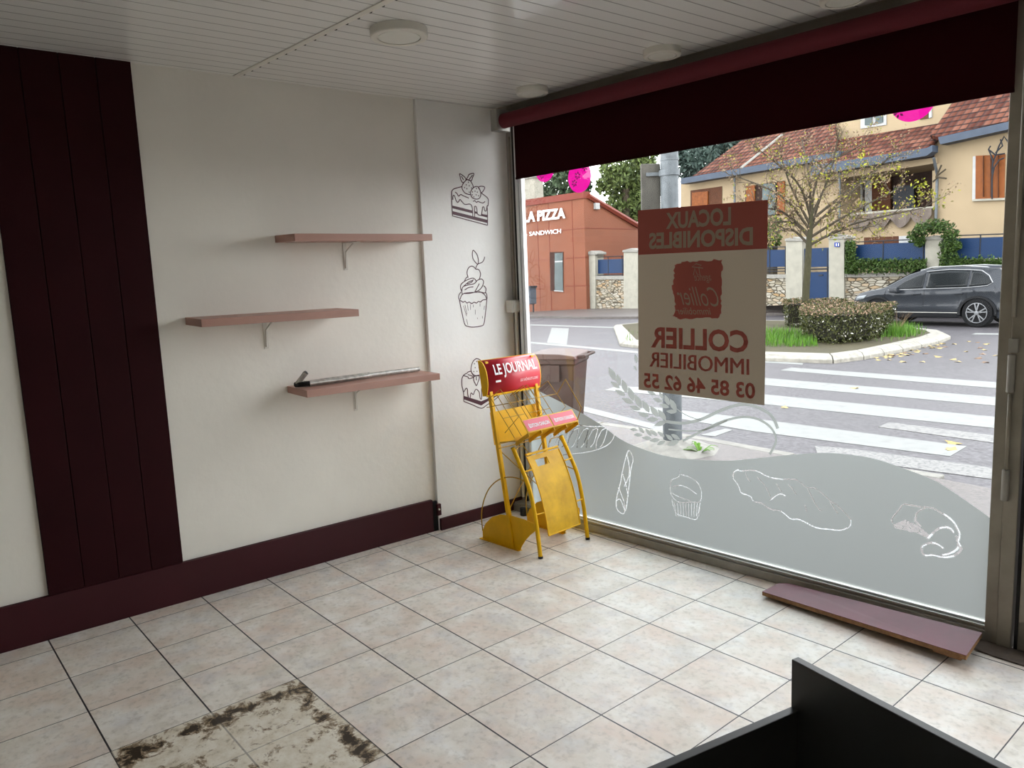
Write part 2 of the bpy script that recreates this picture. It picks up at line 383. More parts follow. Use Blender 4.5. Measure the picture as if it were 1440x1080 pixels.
# ================================================================ WINDOW
win = struct(empty('window_1', (1.4, yw(1.4), 0)), 'large shopfront window with grey aluminium frame', 'window')
def gp(x, off, z): return Vector((x, yw(x), 0)) + WIN.n*off + UP*z
XG0, XG1 = .125, 2.712      # glass edges
m = MB(); m.obox(gp(-.02, 0, 0), GDIR*2.76, WIN.n*.09, UP*.045); m.obox(gp(-.02, .012, .045), GDIR*2.76, WIN.n*.07, UP*.012)
m.build('sill_rail', M_alu, win, bevel=.002)
m = MB(); m.obox(gp(.1, .03, .057), GDIR*2.62, WIN.n*.014, UP*.012); m.obox(gp(.1, .012, .057), GDIR*2.62, WIN.n*.006, UP*.005); m.build('glazing_bead', M_alul, win)
m = MB(); m.obox(gp(-.03, .078, 0), GDIR*.06, WIN.n*.02, UP*2.46); m.build('post', M_alu, win, bevel=.003)
m = MB(); m.obox(gp(.026, .072, 0), GDIR*.024, WIN.n*.02, UP*2.46); m.build('dark_channel', M_dark, win)
m = MB(); m.obox(gp(.050, .062, 0), GDIR*.026, WIN.n*.03, UP*2.46); m.obox(gp(.080, .066, 0), GDIR*.022, WIN.n*.03, UP*2.46); m.obox(gp(.104, .046, .05), GDIR*.020, WIN.n*.03, UP*2.4)
m.build('post', M_alul, win, bevel=.003)
m = MB(); m.obox(gp(2.712, .0, 0), GDIR*.045, WIN.n*.08, UP*2.46); m.obox(gp(2.757, -.012, 0), GDIR*.05, WIN.n*.1, UP*2.46); m.build('post', M_aluD, win, bevel=.004)
m = MB(); m.tube([gp(2.765, -.022, 1.30), gp(2.765, -.022, 2.45)], .008, 12); m.tube([gp(2.765, -.022, .72), gp(2.765, -.022, 1.01)], .007, 12); m.build('blind_cord_guide', M_aluD, win, smooth=True)
m = MB(); m.tube([gp(2.765, -.024, 1.02), gp(2.765, -.024, 1.16)], .013, 14); m.tube([gp(2.765, -.024, .6), gp(2.765, -.024, .72)], .013, 14); m.obox(gp(2.755, -.035, 1.17), GDIR*.03, WIN.n*.02, UP*.05); m.build('hinge', M_alu, win, smooth=False, auto=40)
m = MB(); m.obox(gp(XG0-.005, .045, .06), GDIR*(XG1-XG0+.01), WIN.n*.006, UP*2.4); m.build('pane', M_glass, win)

# door to the right (only its hanging stile is in the photo)
dr = struct(empty('door_1', (3.2, yw(3.2), 0)), 'aluminium door stile at the right edge', 'door')
m = MB(); m.obox(gp(2.815, -.006, .0), GDIR*.012, WIN.n*.07, UP*2.46); m.build('door_gap', M_dark, dr)
m = MB()
m.obox(gp(2.829, -.015, .010), GDIR*.09, WIN.n*.05, UP*2.42); m.obox(gp(3.71, -.015, .03), GDIR*.09, WIN.n*.05, UP*2.4); m.obox(gp(2.829, -.015, .010), GDIR*.97, WIN.n*.05, UP*.12); m.obox(gp(2.829, -.015, 2.3), GDIR*.97, WIN.n*.05, UP*.14)
m.build('door_leaf', M_aluD, dr, bevel=.004)
m = MB(); m.obox(gp(2.9, .005, .14), GDIR*.83, WIN.n*.006, UP*2.18); m.build('pane', M_glass, dr)
m = MB(); m.obox(gp(3.82, 0, 0), GDIR*2.5, WIN.n*.12, UP*2.46); struct(m.build('wall_front_right', M_wall))
# threshold
m = MB(); m.prism([gp(2.70, -.002, .0005), gp(3.9, -.002, .0005), gp(3.9, -.2, .0005), gp(2.78, -.115, .0005), gp(2.64, -.09, .0005)], (0, 0, .006))
struct(m.build('trim_4', M_thr), 'worn brown wooden threshold strip by the door', 'threshold')

# ---- frosted film with wavy top
film_top = [(742, 541), (760, 551), (802, 572), (842, 595), (872, 617), (900, 630), (935, 641), (972, 646), (1022, 648), (1060, 645), (1120, 639), (1155, 637), (1186, 638.4), (1229, 645), (1272, 659), (1315, 676), (1350, 698), (1397, 731)]
FP = WIN.off(.0425)
def fh(u, v, o=0): return FP.hit(u, v, o)
top = smoothline([fh(*q) for q in film_top], 4)
top[0] = gp(XG0, .0425, top[0].z); top[-1] = gp(XG1, .0425, top[-1].z)
hz = lambda L, ox, oy, s_: [(ox+x/s_, oy+y/s_) for x, y in L]
hole = [fh(*q) for q in hz([(165,465),(240,440),(330,400),(370,425),(450,450),(535,500),(590,550),(655,610),(640,655),(560,620),(480,580),(400,575),(340,545),(260,538),(185,515)], 1240, 690, 9.82)]
CUTS = []
def build_film():
    CW = .0036; NX = int((XG1-XG0)/CW); ZB = .071; cols = []
    tz = []; k = 0
    for i in range(NX+1):
        x = XG0+(XG1-XG0)*i/NX
        while k < len(top)-2 and top[k+1].x < x: k += 1
        a, b = top[k], top[k+1]; t = min(1, max(0, (x-a.x)/(b.x-a.x))); tz.append(a.z+(b.z-a.z)*t)
    NZ = int((max(tz)-ZB)/CW)+2; gone = set()
    for pts, wd in CUTS:
        for a, b in zip(pts[:-1], pts[1:]):
            n = max(1, int((b-a).length/(CW*.5)))
            for j in range(n):
                q = a.lerp(b, j/n); ci = (q.x-XG0)/((XG1-XG0)/NX); cj = (q.z-ZB)/CW; rr = wd/2/CW
                for di in range(int(ci-rr), int(ci+rr)+1):
                    for dj in range(int(cj-rr), int(cj+rr)+1):
                        if (di+.5-ci)**2+(dj+.5-cj)**2 <= max(rr*rr, .3): gone.add((di, dj))
    hp_ = [((q.x-XG0)/((XG1-XG0)/NX), (q.z-ZB)/CW) for q in hole]; xs_ = [q[0] for q in hp_]; zs_ = [q[1] for q in hp_]
    for di in range(int(min(xs_)), int(max(xs_))+1):
        for dj in range(int(min(zs_)), int(max(zs_))+1):
            c = False; x, z = di+.5, dj+.5
            for (x0, z0), (x1, z1) in zip(hp_, hp_[1:]+hp_[:1]):
                if (z0 > z) != (z1 > z) and x < (x1-x0)*(z-z0)/(z1-z0)+x0: c = not c
            if c and random.random() > .04: gone.add((di, dj))
    idx = {}; m = MB(); O = gp(XG0, .0425, 0); st_ = (gp(XG1, .0425, 0)-O)/NX
    def vid(i, j):
        if (i, j) not in idx: idx[(i, j)] = len(m.v); m.v.append(O + st_*i + UP*min(ZB+j*CW, tz[i]))
        return idx[(i, j)]
    for i in range(NX):
        for j in range(NZ):
            if ZB+j*CW >= min(tz[i], tz[i+1]) and ZB+j*CW >= max(tz[i], tz[i+1]): break
            if (i, j) in gone: continue
            m.f.append((vid(i, j), vid(i+1, j), vid(i+1, j+1), vid(i, j+1))); m.m.append(0)
    return tag(m.build('frosted_film', M_film), 'pale frosted film with a wavy top edge covering the bottom of the shop window', 'window film')
# drawings cut in the film
fn_ = -WIN.n
def etch(name, ox, oy, s_, strokes, wd, mt, label):
    m = MB()
    for L, cl in strokes:
        P_ = smoothline([fh(x, y, -.0012) for x, y in hz(L, ox, oy, s_)], 3, cl)
        for k_ in range(0, len(P_)-1, 3):
            if random.random() < .72: m.strip(P_[k_:k_+4], wd*random.uniform(.5, 1.1), fn_)
        CUTS.append((P_ + ([P_[0]] if cl else []), wd))
    return tag(m.build(name, mt), label, 'window drawing', 'pastry drawings cut in the frosted film')
etch('twisted_baguette_drawing', 760, 520, 4, [([(495,455),(465,560),(450,640),(430,720),(430,780),(460,810),(480,790),(490,730),(500,650),(510,560),(522,500)], True), ([(465,590),(480,640),(492,700)], False), ([(440,665),(470,740),(476,800)], False), ([(488,480),(500,540),(498,600),(470,660)], False), ([(432,735),(450,730),(475,790)], False)], .006, M_etch, 'white outline of a twisted bread stick on the frosted film, beside the yellow stand')
etch('cupcake_drawing', 760, 520, 4, [([(785,560),(780,600),(740,620),(730,660),(740,710),(780,745),(850,745),(900,740),(905,680),(880,630),(830,600),(790,590)], False), ([(740,730),(752,780),(770,812),(830,832),(878,842),(890,800),(900,745)], False), ([(740,660),(780,650),(830,665),(880,700)], False), ([(735,690),(780,715),(850,740)], False)] + [([(x, 752), (x*.9+84, 825)], False) for x in range(755, 900, 16)], .0035, M_etch, 'thin outline of a cupcake in the middle of the frosted film')
etch('plaited_loaf_drawing', 1020, 640, 7.58, [([(90,250),(90,190),(130,160),(180,170),(320,165),(470,235),(620,260)], False), ([(1340,690),(1330,760),(1230,800),(1100,790),(960,770),(800,690),(700,680),(600,600),(480,575),(390,515),(300,490),(270,440),(170,400),(145,330),(85,250)], False), ([(480,480),(580,415),(650,440)], False)], .006, M_etch, 'broad outline of a plaited loaf on the frosted film, the widest drawing')
lf = bpy.data.objects['plaited_loaf_drawing']
m = MB()
for L in ([(620,260),(760,265),(870,345),(960,355),(1060,430),(1130,495),(1200,540),(1280,620),(1340,690)], [(220,190),(240,250),(270,280)], [(345,235),(430,335),(480,440)], [(550,310),(600,390)], [(680,315),(760,420)], [(880,360),(920,440),(980,550),(1030,600)], [(1120,500),(1200,625)], [(850,540),(870,600)]):
    P_ = smoothline([fh(x, y, -.0012) for x, y in hz(L, 1020, 640, 7.58)], 3); m.strip(P_, .0022, fn_); CUTS.append((P_, .0045))
m.build('score_lines', M_etchd, lf)
etch('pretzel_drawing', 1240, 690, 9.82, [([(860,325),(930,370),(1010,450),(1080,600),(1060,700),(1090,770),(1100,830),(1000,900),(850,920),(700,890),(590,890),(555,790),(620,740),(700,720),(790,750),(860,800)], False), ([(640,660),(700,600),(800,520),(930,510),(1000,580)], False), ([(1040,640),(1060,780),(960,860),(840,890)], False), ([(480,370),(470,420),(540,490)], False)], .009, M_etch, 'worn outline of a pretzel on the frosted film, at the right end')
pz = bpy.data.objects['pretzel_drawing']
m = MB()
for L in ([(150,440),(150,380),(245,265),(290,200),(350,190),(450,210),(560,225),(700,240),(850,325)], [(600,245),(500,300),(470,380)]):
    P_ = smoothline([fh(x, y, -.0012) for x, y in hz(L, 1240, 690, 9.82)], 3); m.strip(P_, .0025, fn_); CUTS.append((P_, .006))
m.build('dark_lines', M_etchd, pz)
etch('scored_loaf_drawing', 740, 590, 6, [([(0,250),(-20,180),(20,120),(90,100),(160,110),(200,60),(280,50),(360,60),(450,50),(560,60),(660,60),(730,90),(740,150),(680,220),(540,270),(380,290),(250,310),(120,330)], False)] + [([(x, 90), (x-40, 170), (x-50, 240)], False) for x in range(240, 700, 80)] + [([(x, 90), (x+45, 80), (x+10, 200), (x-20, 235)], False) for x in range(240, 660, 80)], .0045, M_etch, 'outline of a scored loaf on the frosted film behind the yellow stand')

build_film()
# wheat ears
def leafpoly(a, b, k=.205):
    a = Vector(a); b = Vector(b); d = b-a; q = Vector((-d.y, d.x))
    return [a, a+d*.25+q*k*.62, a+d*.5+q*k, a+d*.8+q*k*.7, b, a+d*.8-q*k*.7, a+d*.5-q*k, a+d*.25-q*k*.62]
OFFW = 0
def wheat(leaves, stems, label):
    global OFFW
    OFFW += 1; m = MB()
    for a, b in leaves:
        L = hz([(q.x, q.y) for q in leafpoly(a, b)], 840, 490, 7.7125); m.poly([fh(x, y, -.0006-.0002*OFFW) for x, y in L])
    for L, wd in stems: m.strip(smoothline([fh(x, y, -.0008-.0002*OFFW) for x, y in hz(L, 760, 520, 4)], 5), wd, fn_)
    return tag(m.build('wheat_ear_sticker', M_film2), label, 'window sticker', 'frosted wheat ears on the window')
wheat([((120,200),(200,350)),((215,275),(245,405)),((270,335),(320,485)),((335,415),(395,570)),((405,495),(480,645)),((485,560),(565,695)),((570,620),(665,745)),((655,660),(745,780)),((140,360),(245,430)),((190,450),(305,510)),((262,540),(395,595)),((345,625),(470,665)),((435,700),(560,735)),((525,770),(665,770)),((615,840),(750,790))],
      [([(700,290),(800,300),(900,280),(1000,235),(1080,205),(1150,195),(1230,215),(1300,260),(1335,330)], .016)], 'largest frosted wheat ear on the glass, left of the street pole')
wheat([((350,875),(435,885)),((445,850),(510,920)),((520,870),(590,950)),((570,880),(650,950)),((650,900),(730,960)),((390,935),(490,940)),((480,970),(590,975)),((560,1000),(680,990)),((640,1045),(740,1005)),((740,930),(820,1000)),((900,990),(800,930)),((750,1050),(890,1000))],
      [([(800,400),(850,375),(900,350),(1000,300),(1080,275),(1150,265),(1230,280),(1300,330),(1325,400),(1290,475)], .012)], 'lowest frosted wheat ear on the glass, just above the frosted film')
wheat([((540,465),(635,505)),((670,470),(715,550)),((600,540),(710,580)),((730,500),(780,620)),((860,690),(790,550)),((670,605),(780,640)),((745,680),(860,690)),((410,60),(430,160)),((395,180),(425,240))],
      [([(760,215),(820,255),(900,285)], .004), ([(720,335),(850,345),(950,330),(1050,285)], .008)], 'frosted wheat ear on the glass partly behind the poster')

# ---- poster on the glass
PP = WIN.off(.040)
pc = [PP.hit(*q) for q in [(897, 296), (1080, 281), (1075, 570), (898, 548)]]
m = MB(); m.poly(pc)
poster = tag(m.build('rental_poster', M_poster), 'agency letting poster on the window, seen from behind, mirrored red lettering', 'poster')
def pq(u, v): return PP.hit(u, v, -.0016)
m = MB(); m.poly([pq(897, 296), pq(1080, 281), pq(1079, 349.5), pq(897.4, 358.5)]); m.build('red_band', M_pred, poster)
bl = []
BLC = [(215,365),(250,345),(330,340),(432,333),(428,420),(425,500),(430,560),(415,597),(330,592),(240,602),(212,590),(222,520),(208,450),(218,400)]
for i, (x, y) in enumerate(BLC):
    x2, y2 = BLC[(i+1) % len(BLC)]
    for j in range(6): bl.append((880+(x+(x2-x)*j/6+random.uniform(-5, 5))/3.177, 260+(y+(y2-y)*j/6+random.uniform(-5, 5))/3.177))
m = MB(); m.poly([pq(*q) for q in bl]); m.build('logo_block', M_pred, poster)
_txt = {}
def text_mesh(s, bold=0.0, shear=0):
    cu = bpy.data.curves.new('t', 'FONT'); cu.body = s; cu.size = 1; cu.offset = bold; cu.shear = shear; cu.resolution_u = 3
    o = bpy.data.objects.new('t', cu); COL.objects.link(o); dg = bpy.context.evaluated_depsgraph_get()
    me = bpy.data.meshes.new_from_object(o.evaluated_get(dg)); vs = [q.co.copy() for q in me.vertices]; fs = [tuple(p_.vertices) for p_ in me.polygons]
    bpy.data.objects.remove(o); bpy.data.curves.remove(cu); bpy.data.meshes.remove(me)
    x0 = min(q.x for q in vs); x1 = max(q.x for q in vs); y0 = min(q.y for q in vs); y1 = max(q.y for q in vs)
    return [((q.x-x0)/(x1-x0), (q.y-y0)/(y1-y0)) for q in vs], fs
def text(s, quad, mt, parent, name='lettering', bold=0.0, shear=0, fn=None, thick=None):
    """quad = 3D points for text TL, TR, BR, BL"""
    TL, TR, BR, BL = [Vector(q) for q in quad]; st, fs = text_mesh(s, bold, shear)
    if fn:
        bm = bmesh.new(); bv = [bm.verts.new((a, b, 0)) for a, b in st]
        for f_ in fs:
            try: bm.faces.new([bv[i] for i in f_])
            except ValueError: pass
        for k_ in range(1, 8): bmesh.ops.bisect_plane(bm, geom=bm.verts[:]+bm.edges[:]+bm.faces[:], plane_co=(0, k_/8, 0), plane_no=(0, 1, 0))
        bm.verts.index_update(); st = [(q.co.x, q.co.y) for q in bm.verts]; fs = [tuple(q.index for q in f_.verts) for f_ in bm.faces]; bm.free()
    f = fn or (lambda a, b: (BL*(1-a)+BR*a)*(1-b) + (TL*(1-a)+TR*a)*b)
    m = MB(); vs = [f(a, b) for a, b in st]; m.add(vs, fs)
    if thick is not None:
        n = len(vs); d = Vector(thick); m.add([q+d for q in vs], fs)
        ed = {}
        for f_ in fs:
            for i in range(len(f_)):
                e = (f_[i], f_[(i+1) % len(f_)]); ed[tuple(sorted(e))] = ed.get(tuple(sorted(e)), 0)+1
        m.f += [(a, b, n+b, n+a) for (a, b), c_ in ed.items() if c_ == 1]; m.m += [0]*(len(m.f)-len(m.m))
    return m.build(name, mt, parent)
def ptext(s, L, mt, bold=.02, off=-.0022, **kw):  # L in crop pixels: TL,TR,BR,BL of the text itself (mirrored in the picture)
    text(s, [PP.hit(880+x/3.177, 260+y/3.177, off) for x, y in L], mt, poster, bold=bold, **kw)
ptext('LOCAUX', [(470,97),(180,125),(180,198),(470,180)], M_poster, .035)
ptext('DISPONIBLES', [(568,187),(103,215),(103,288),(568,270)], M_poster, .035)
ptext('Collier', [(415,458),(228,452),(228,535),(415,545)], M_poster, -.005, shear=.5)
ptext('immobilier', [(380,548),(226,548),(226,578),(380,580)], M_poster, 0, shear=.3)
ptext('agence', [(382,405),(305,405),(305,440),(382,438)], M_poster, -.01, shear=.4)
m = MB(); m.strip([PP.hit(880+x/3.177, 260+y/3.177, -.0022) for x, y in [(345,372),(296,366),(315,352),(338,360),(326,368),(332,405),(318,398),(308,372),(302,404)]], .004, fn_)
m.build('logo_figure', M_poster, poster)
ptext('COLLIER', [(547,650),(112,633),(112,727),(547,752)], M_pred, .03)
for dx_ in (-1.6, 0, 1.6): ptext('IMMOBILIER', [(550+dx_,778),(107+dx_,745),(107+dx_,812),(550+dx_,850)], M_pred, 0, off=-.0022-.00005*dx_)
ptext('03 85 46 62 55', [(578,885),(80,838),(80,905),(578,958)], M_pred, .025)

# ---- magenta stickers
def sticker(u0, u1, vb, wdt, label, flowers):
    c0 = WIN.off(.0535); b = c0.hit((u0+u1)/2, vb); r_ = wdt/2; O = b + UP*r_*1.0
    m = MB(); pts = [O + GDIR*math.cos(a)*r_ + UP*math.sin(a)*r_ for a in [2*math.pi*i/40 for i in range(40)]]; m.poly(pts)
    s_ = tag(m.build('round_sticker', M_mag), label, 'sticker', 'round magenta stickers on the window')
    for fx, fy in flowers:
        m = MB()
        for k_ in range(6):
            a = k_*math.pi/3+.3; c = O + GDIR*fx*r_ + UP*fy*r_; d = GDIR*math.cos(a)+UP*math.sin(a); q = GDIR*-math.sin(a)+UP*math.cos(a)
            m.prism([c+d*r_*.06-WIN.n*.001, c+d*r_*.17+q*r_*.06-WIN.n*.001, c+d*r_*.27-WIN.n*.001, c+d*r_*.17-q*r_*.06-WIN.n*.001], -WIN.n*.0004)
        m.build('flower_cutout', M_magw, s_)
sticker(799, 832, 271, .175, 'round magenta sticker with flower cutouts, at the blind edge above the pizzeria corner', [(-.45, -.35), (-.15, .1), (.5, .55)])
sticker(748, 785, 256, .16, 'round magenta sticker mostly hidden by the blind, next to the left window post', [(-.3, -.5), (.1, -.3)])
sticker(1264, 1302, 171, .175, 'round magenta sticker peeking under the blind in front of the cream house', [(-.6, -.5)])

# ================================================================ ROLLER BLIND
bld = tag(empty('roller_blind', gp(1.4, -.05, 2.3)), 'dark burgundy roller blind lowered over the top of the shop window', 'blind')
RC = lambda x: gp(x, -.062, 2.452)
m = MB(); m.tube([RC(.105), RC(2.80)], .043, 28); m.build('fabric_roll', M_roll, bld, auto=50)
m = MB(); m.obox(gp(.15, -.022, 2.113), GDIR*2.585, WIN.n*.0012, UP*.36); m.obox(gp(.15, -.026, 2.108), GDIR*2.585, WIN.n*.009, UP*.012); m.build('hanging_fabric', M_blind, bld)
for x_ in (.045, 2.80):
    m = MB(); m.obox(gp(x_, -.115, 2.395), GDIR*.055, WIN.n*.11, UP*.125); m.build('bracket', M_alu, bld, bevel=.004)
m = MB(); m.obox(gp(.07, -.0, 2.47), GDIR*2.75, WIN.n*.02, UP*.08); m.build('dark_backing', M_dark, bld)

# ---- switch and conduit
sw = tag(empty('wall_switch', wallpt(2.07, 1.34, 0)), 'white surface-mounted light switch beside the window post', 'switch')
S0 = wallpt(2.012, 1.302, .001)
m = MB(); m.obox(S0, WALL.n*.066, WDIR*.075, UP*.078); m.build('box', M_offw, sw, bevel=.005)
m = MB(); m.obox(S0 + WALL.n*.0665 + WDIR*.012 + UP*.012, WALL.n*.006, WDIR*.05, UP*.054); m.build('rocker', M_white, sw, bevel=.003)
cn = tag(empty('cable_conduit', wallpt(2.07, .7, .03)), 'thin white vertical cable conduit running down beside the window post below the switch', 'conduit')
m = MB(); m.tube([wallpt(2.07, .08, .035), wallpt(2.07, 1.30, .035)], .010, 12); m.build('pipe', M_white, cn, auto=50)
for z_ in (.3, .9):
    m = MB(); m.obox(wallpt(2.056, z_, .001), WALL.n*.046, WDIR*.028, UP*.012); m.build('clip', M_offw, cn)
cn2 = MB().tube([wallpt(2.07, 1.382, .03), wallpt(2.07, 2.39, .03)], .007, 10).build('cable_conduit', M_aluD, auto=50)
tag(cn2, 'thin grey cable rising from the switch to the blind bracket', 'conduit')
lk = tag(empty('floor_plug', gp(.1, -.02, .0)), 'small black round fitting at the foot of the left window post', 'fitting')
m = MB(); m.tube([gp(.125, -.012, .11), gp(.125, -.002, .11)], .018, 16); m.build('disc', M_black, lk)
m = MB(); m.tube([gp(.11, -.03, .001), gp(.11, -.03, .05)], .024, 16); m.build('cup', M_black, lk)

# ================================================================ CEILING LIGHTS
def lamp(c, r_, h, label):
    e = tag(empty('ceiling_light', (c[0], c[1], H)), label, 'ceiling light', 'round surface-mounted ceiling lights')
    m = MB(); m.lathe([(r_, 0), (r_, -h+.004), (r_-.004, -h), (r_*.76, -h), (r_*.76, -h+.006)], (c[0], c[1], H-.0005), n=48); m.build('housing', M_offw, e, auto=30)
    m = MB(); m.lathe([(r_*.72, -h+.008), (r_*.72, -h+.001)], (c[0], c[1], H-.0005), n=48); m.build('diffuser', M_white, e, auto=30)
lamp((.92, .70), .118, .034, 'round white ceiling light nearest the camera, the largest of the row')
lamp((1.34, 1.885), .088, .032, 'round white ceiling light second along the blind, above the poster')
lamp((.465, 1.85), .088, .032, 'round white ceiling light above the left end of the roller blind')
lamp((2.205, 1.90), .088, .032, 'round white ceiling light cut off at the top edge of the photo')

# ================================================================ SHELVES
def shelf(y0, zt, label, tilt=0, L=.8, yb=.47):
    e = tag(empty('wall_shelf', wallpt(y0+L/2, zt, o_)), label, 'shelf', 'pink wall shelves')
    th = .036; a = math.sin(R(tilt))*.25
    m = MB(); P0 = wallpt(y0, zt-th, o_+.001)
    m.obox(P0, WDIR*L, WALL.n*.25 - UP*a, UP*th); m.build('board', M_pink, e, bevel=.0015)
    m = MB(); yb_ = y0+yb*L; z0 = zt-th-.001
    m.obox(wallpt(yb_, z0-.15, o_+.001), WDIR*.022, WALL.n*.003, UP*.15)
    m.obox(wallpt(yb_, z0-.003, o_+.002), WDIR*.022, WALL.n*.17-UP*a*.7, UP*.003)
    m.tube([wallpt(yb_+.011, z0-.14, o_+.004), wallpt(yb_+.011, z0-.05, o_+.018), wallpt(yb_+.011, z0-.006-a*.4, o_+.11)], .0045, 8)
    m.build('bracket', M_offw, e)
shelf(.54, 1.787, 'dusty pink wall shelf with a white bracket, highest of the three', 1.6)
shelf(.06, 1.397, 'dusty pink wall shelf with a white bracket, middle one placed furthest left', 1.2)
shelf(.54, 1.003, 'dusty pink wall shelf with a white bracket, lowest one carrying the metal bar', .5)
# steel crank bar on the lowest shelf
bar = tag(empty('steel_bar', wallpt(.9, 1.01, .1)), 'worn steel tube with a bent socket end lying on the lowest pink shelf', 'metal bar')
bz = 1.0195
m = MB(); m.tube([wallpt(.585, bz, .10), wallpt(.97, bz+.001, .082)], .0165, 16); m.tube([wallpt(.965, bz+.001, .082), wallpt(1.30, bz-.001, .066)], .0135, 16); m.build('tube', M_steel, bar, auto=50)
m = MB(); m.tube([wallpt(.6, bz+.002, .125), wallpt(.95, bz+.002, .108)], .008, 12); m.build('rod', M_steel, bar, auto=50)
m = MB(); m.tube([wallpt(.545, bz+.0, .08), wallpt(.555, bz+.001, .105), wallpt(.605, bz+.001, .12)], .014, 14); m.build('elbow', M_black, bar, auto=50)
m = MB(); m.tube([wallpt(.55, bz+.004, .09), wallpt(.585, bz+.062, .13)], .0135, 16, cap=False); m.tube([wallpt(.586, bz+.063, .131), wallpt(.5855, bz+.0625, .1305)], .0105, 16, mi=1); m.build('socket', [M_steel, M_black], bar, auto=50)

# ================================================================ WALL DECALS
DP = WALL
def decal(name, ox, oy, s_, strokes, fills, wd, label, dots=()):
    m = MB()
    for L, cl in strokes: m.ribbon(smoothline([DP.hit(x, y, .0006) for x, y in hz(L, ox, oy, s_)], 4, cl), wd, WALL.n, cl)
    for L in fills: m.prism([DP.hit(x, y, .0006) for x, y in hz(L, ox, oy, s_)], WALL.n*.0005)
    for x, y in dots:
        c = DP.hit(ox+x/s_, oy+y/s_, .0006); m.prism([c + WDIR*.0034*math.cos(a) + UP*.0046*math.sin(a) for a in [i*math.pi/3 for i in range(6)]], WALL.n*.0005)
    return tag(m.build(name, M_decal), label, 'wall decal')
F_, T_ = False, True
decal('cake_slice_decal', 620, 230, 10.8, [
 ([(320,350),(210,380),(175,405),(165,440),(165,560),(170,680),(178,795)], F_), ([(178,795),(440,866),(708,937)], F_), ([(708,937),(708,790),(702,655)], F_),
 ([(610,445),(690,505),(720,550),(715,640),(700,645),(690,715),(665,715),(655,665),(635,660),(628,700),(615,780),(585,785),(555,760),(545,690),(530,650),(510,660),(512,740),(510,815),(488,815),(480,720),(470,650),(440,615),(365,620),(320,580),(290,545),(275,570),(255,590),(230,560),(205,490),(185,490),(180,550)], F_),
 ([(215,435),(240,450),(270,495),(300,470),(340,490),(425,525)], F_), ([(490,575),(515,565),(540,590),(560,575),(600,590),(640,598),(670,575)], F_),
 ([(450,468),(430,470),(370,450),(330,400),(320,350),(340,300),(380,255),(410,245),(450,265),(485,330),(490,365)], F_),
 ([(450,470),(455,420),(490,370),(530,350),(570,360),(600,420),(605,480),(580,530),(530,540),(480,520)], T_),
 ([(285,155),(292,200),(300,240),(330,290),(360,275),(380,240),(350,195)], T_), ([(500,150),(430,165),(410,200),(390,235),(400,245),(460,260),(480,215)], T_), ([(570,360),(610,345),(665,360),(640,420),(610,440),(590,400)], T_), ([(310,190),(345,250)], F_), ([(480,175),(430,240)], F_)],
 [[(175,638),(480,713),(482,755),(178,680)], [(512,722),(548,735),(556,765),(515,757)], [(618,765),(705,780),(705,820),(600,792)], [(178,722),(705,855),(708,905),(180,772)]],
 .0052, 'burgundy cake slice drawing with strawberries, high on the white corner wall', [(418,285),(385,322),(430,338),(358,365),(395,382),(465,372),(430,435),(540,380),(518,420),(480,430),(552,435),(475,475),(535,475),(500,505),(570,490)])
decal('cupcake_decal', 630, 350, 9, [
 ([(315,20),(308,80),(325,140),(375,195),(385,150),(370,80),(340,35)], T_), ([(350,245),(375,195),(430,170),(455,135),(463,100)], F_), ([(255,365),(240,300),(260,240),(300,218),(335,235),(350,255),(390,265),(412,320),(395,385)], F_),
 ([(205,415),(225,375),(245,355)], F_), ([(175,540),(160,500),(165,450),(210,410),(270,380),(320,370),(350,395),(355,410)], F_), ([(180,570),(175,530),(190,480),(250,458),(330,440),(370,400),(420,380),(450,415),(430,480),(380,530),(290,560),(200,565)], F_), ([(450,465),(480,500),(470,555),(430,550),(385,540)], F_),
 ([(155,640),(165,600),(190,570),(240,557),(380,548),(430,555),(470,590),(490,640)], F_), ([(150,655),(135,620),(140,580),(165,545)], F_), ([(495,630),(490,580),(475,550)], F_),
 ([(150,655),(170,660),(190,675),(215,663),(240,685),(268,673),(300,692),(330,675),(360,685),(385,665),(410,672),(440,648),(490,640)], F_), ([(145,655),(175,800),(210,950),(250,980),(320,990),(420,975),(455,945),(475,800),(492,640)], F_),
 ([(200,470),(260,420),(310,400)], F_), ([(210,520),(260,490),(320,480)], F_), ([(340,540),(370,490),(395,440)], F_), ([(240,445),(300,420),(320,385)], F_)], [],
 .0052, 'burgundy cupcake drawing with a cherry on the white corner wall')
dc = bpy.data.objects['cupcake_decal']
for L in ([(215,710),(240,830)],[(195,720),(235,850)],[(285,700),(285,770)],[(345,770),(345,830)],[(245,700),(255,780)],[(405,690),(405,730)],[(370,870),(375,885)],[(435,850),(435,880)],[(460,720),(455,770)],[(235,890),(250,960)],[(320,705),(320,740)]):
    m = MB(); m.ribbon([DP.hit(x, y, .0006) for x, y in hz(L, 630, 350, 9)], .0022, WALL.n); m.build('wrapper_pleat', M_decal, dc)
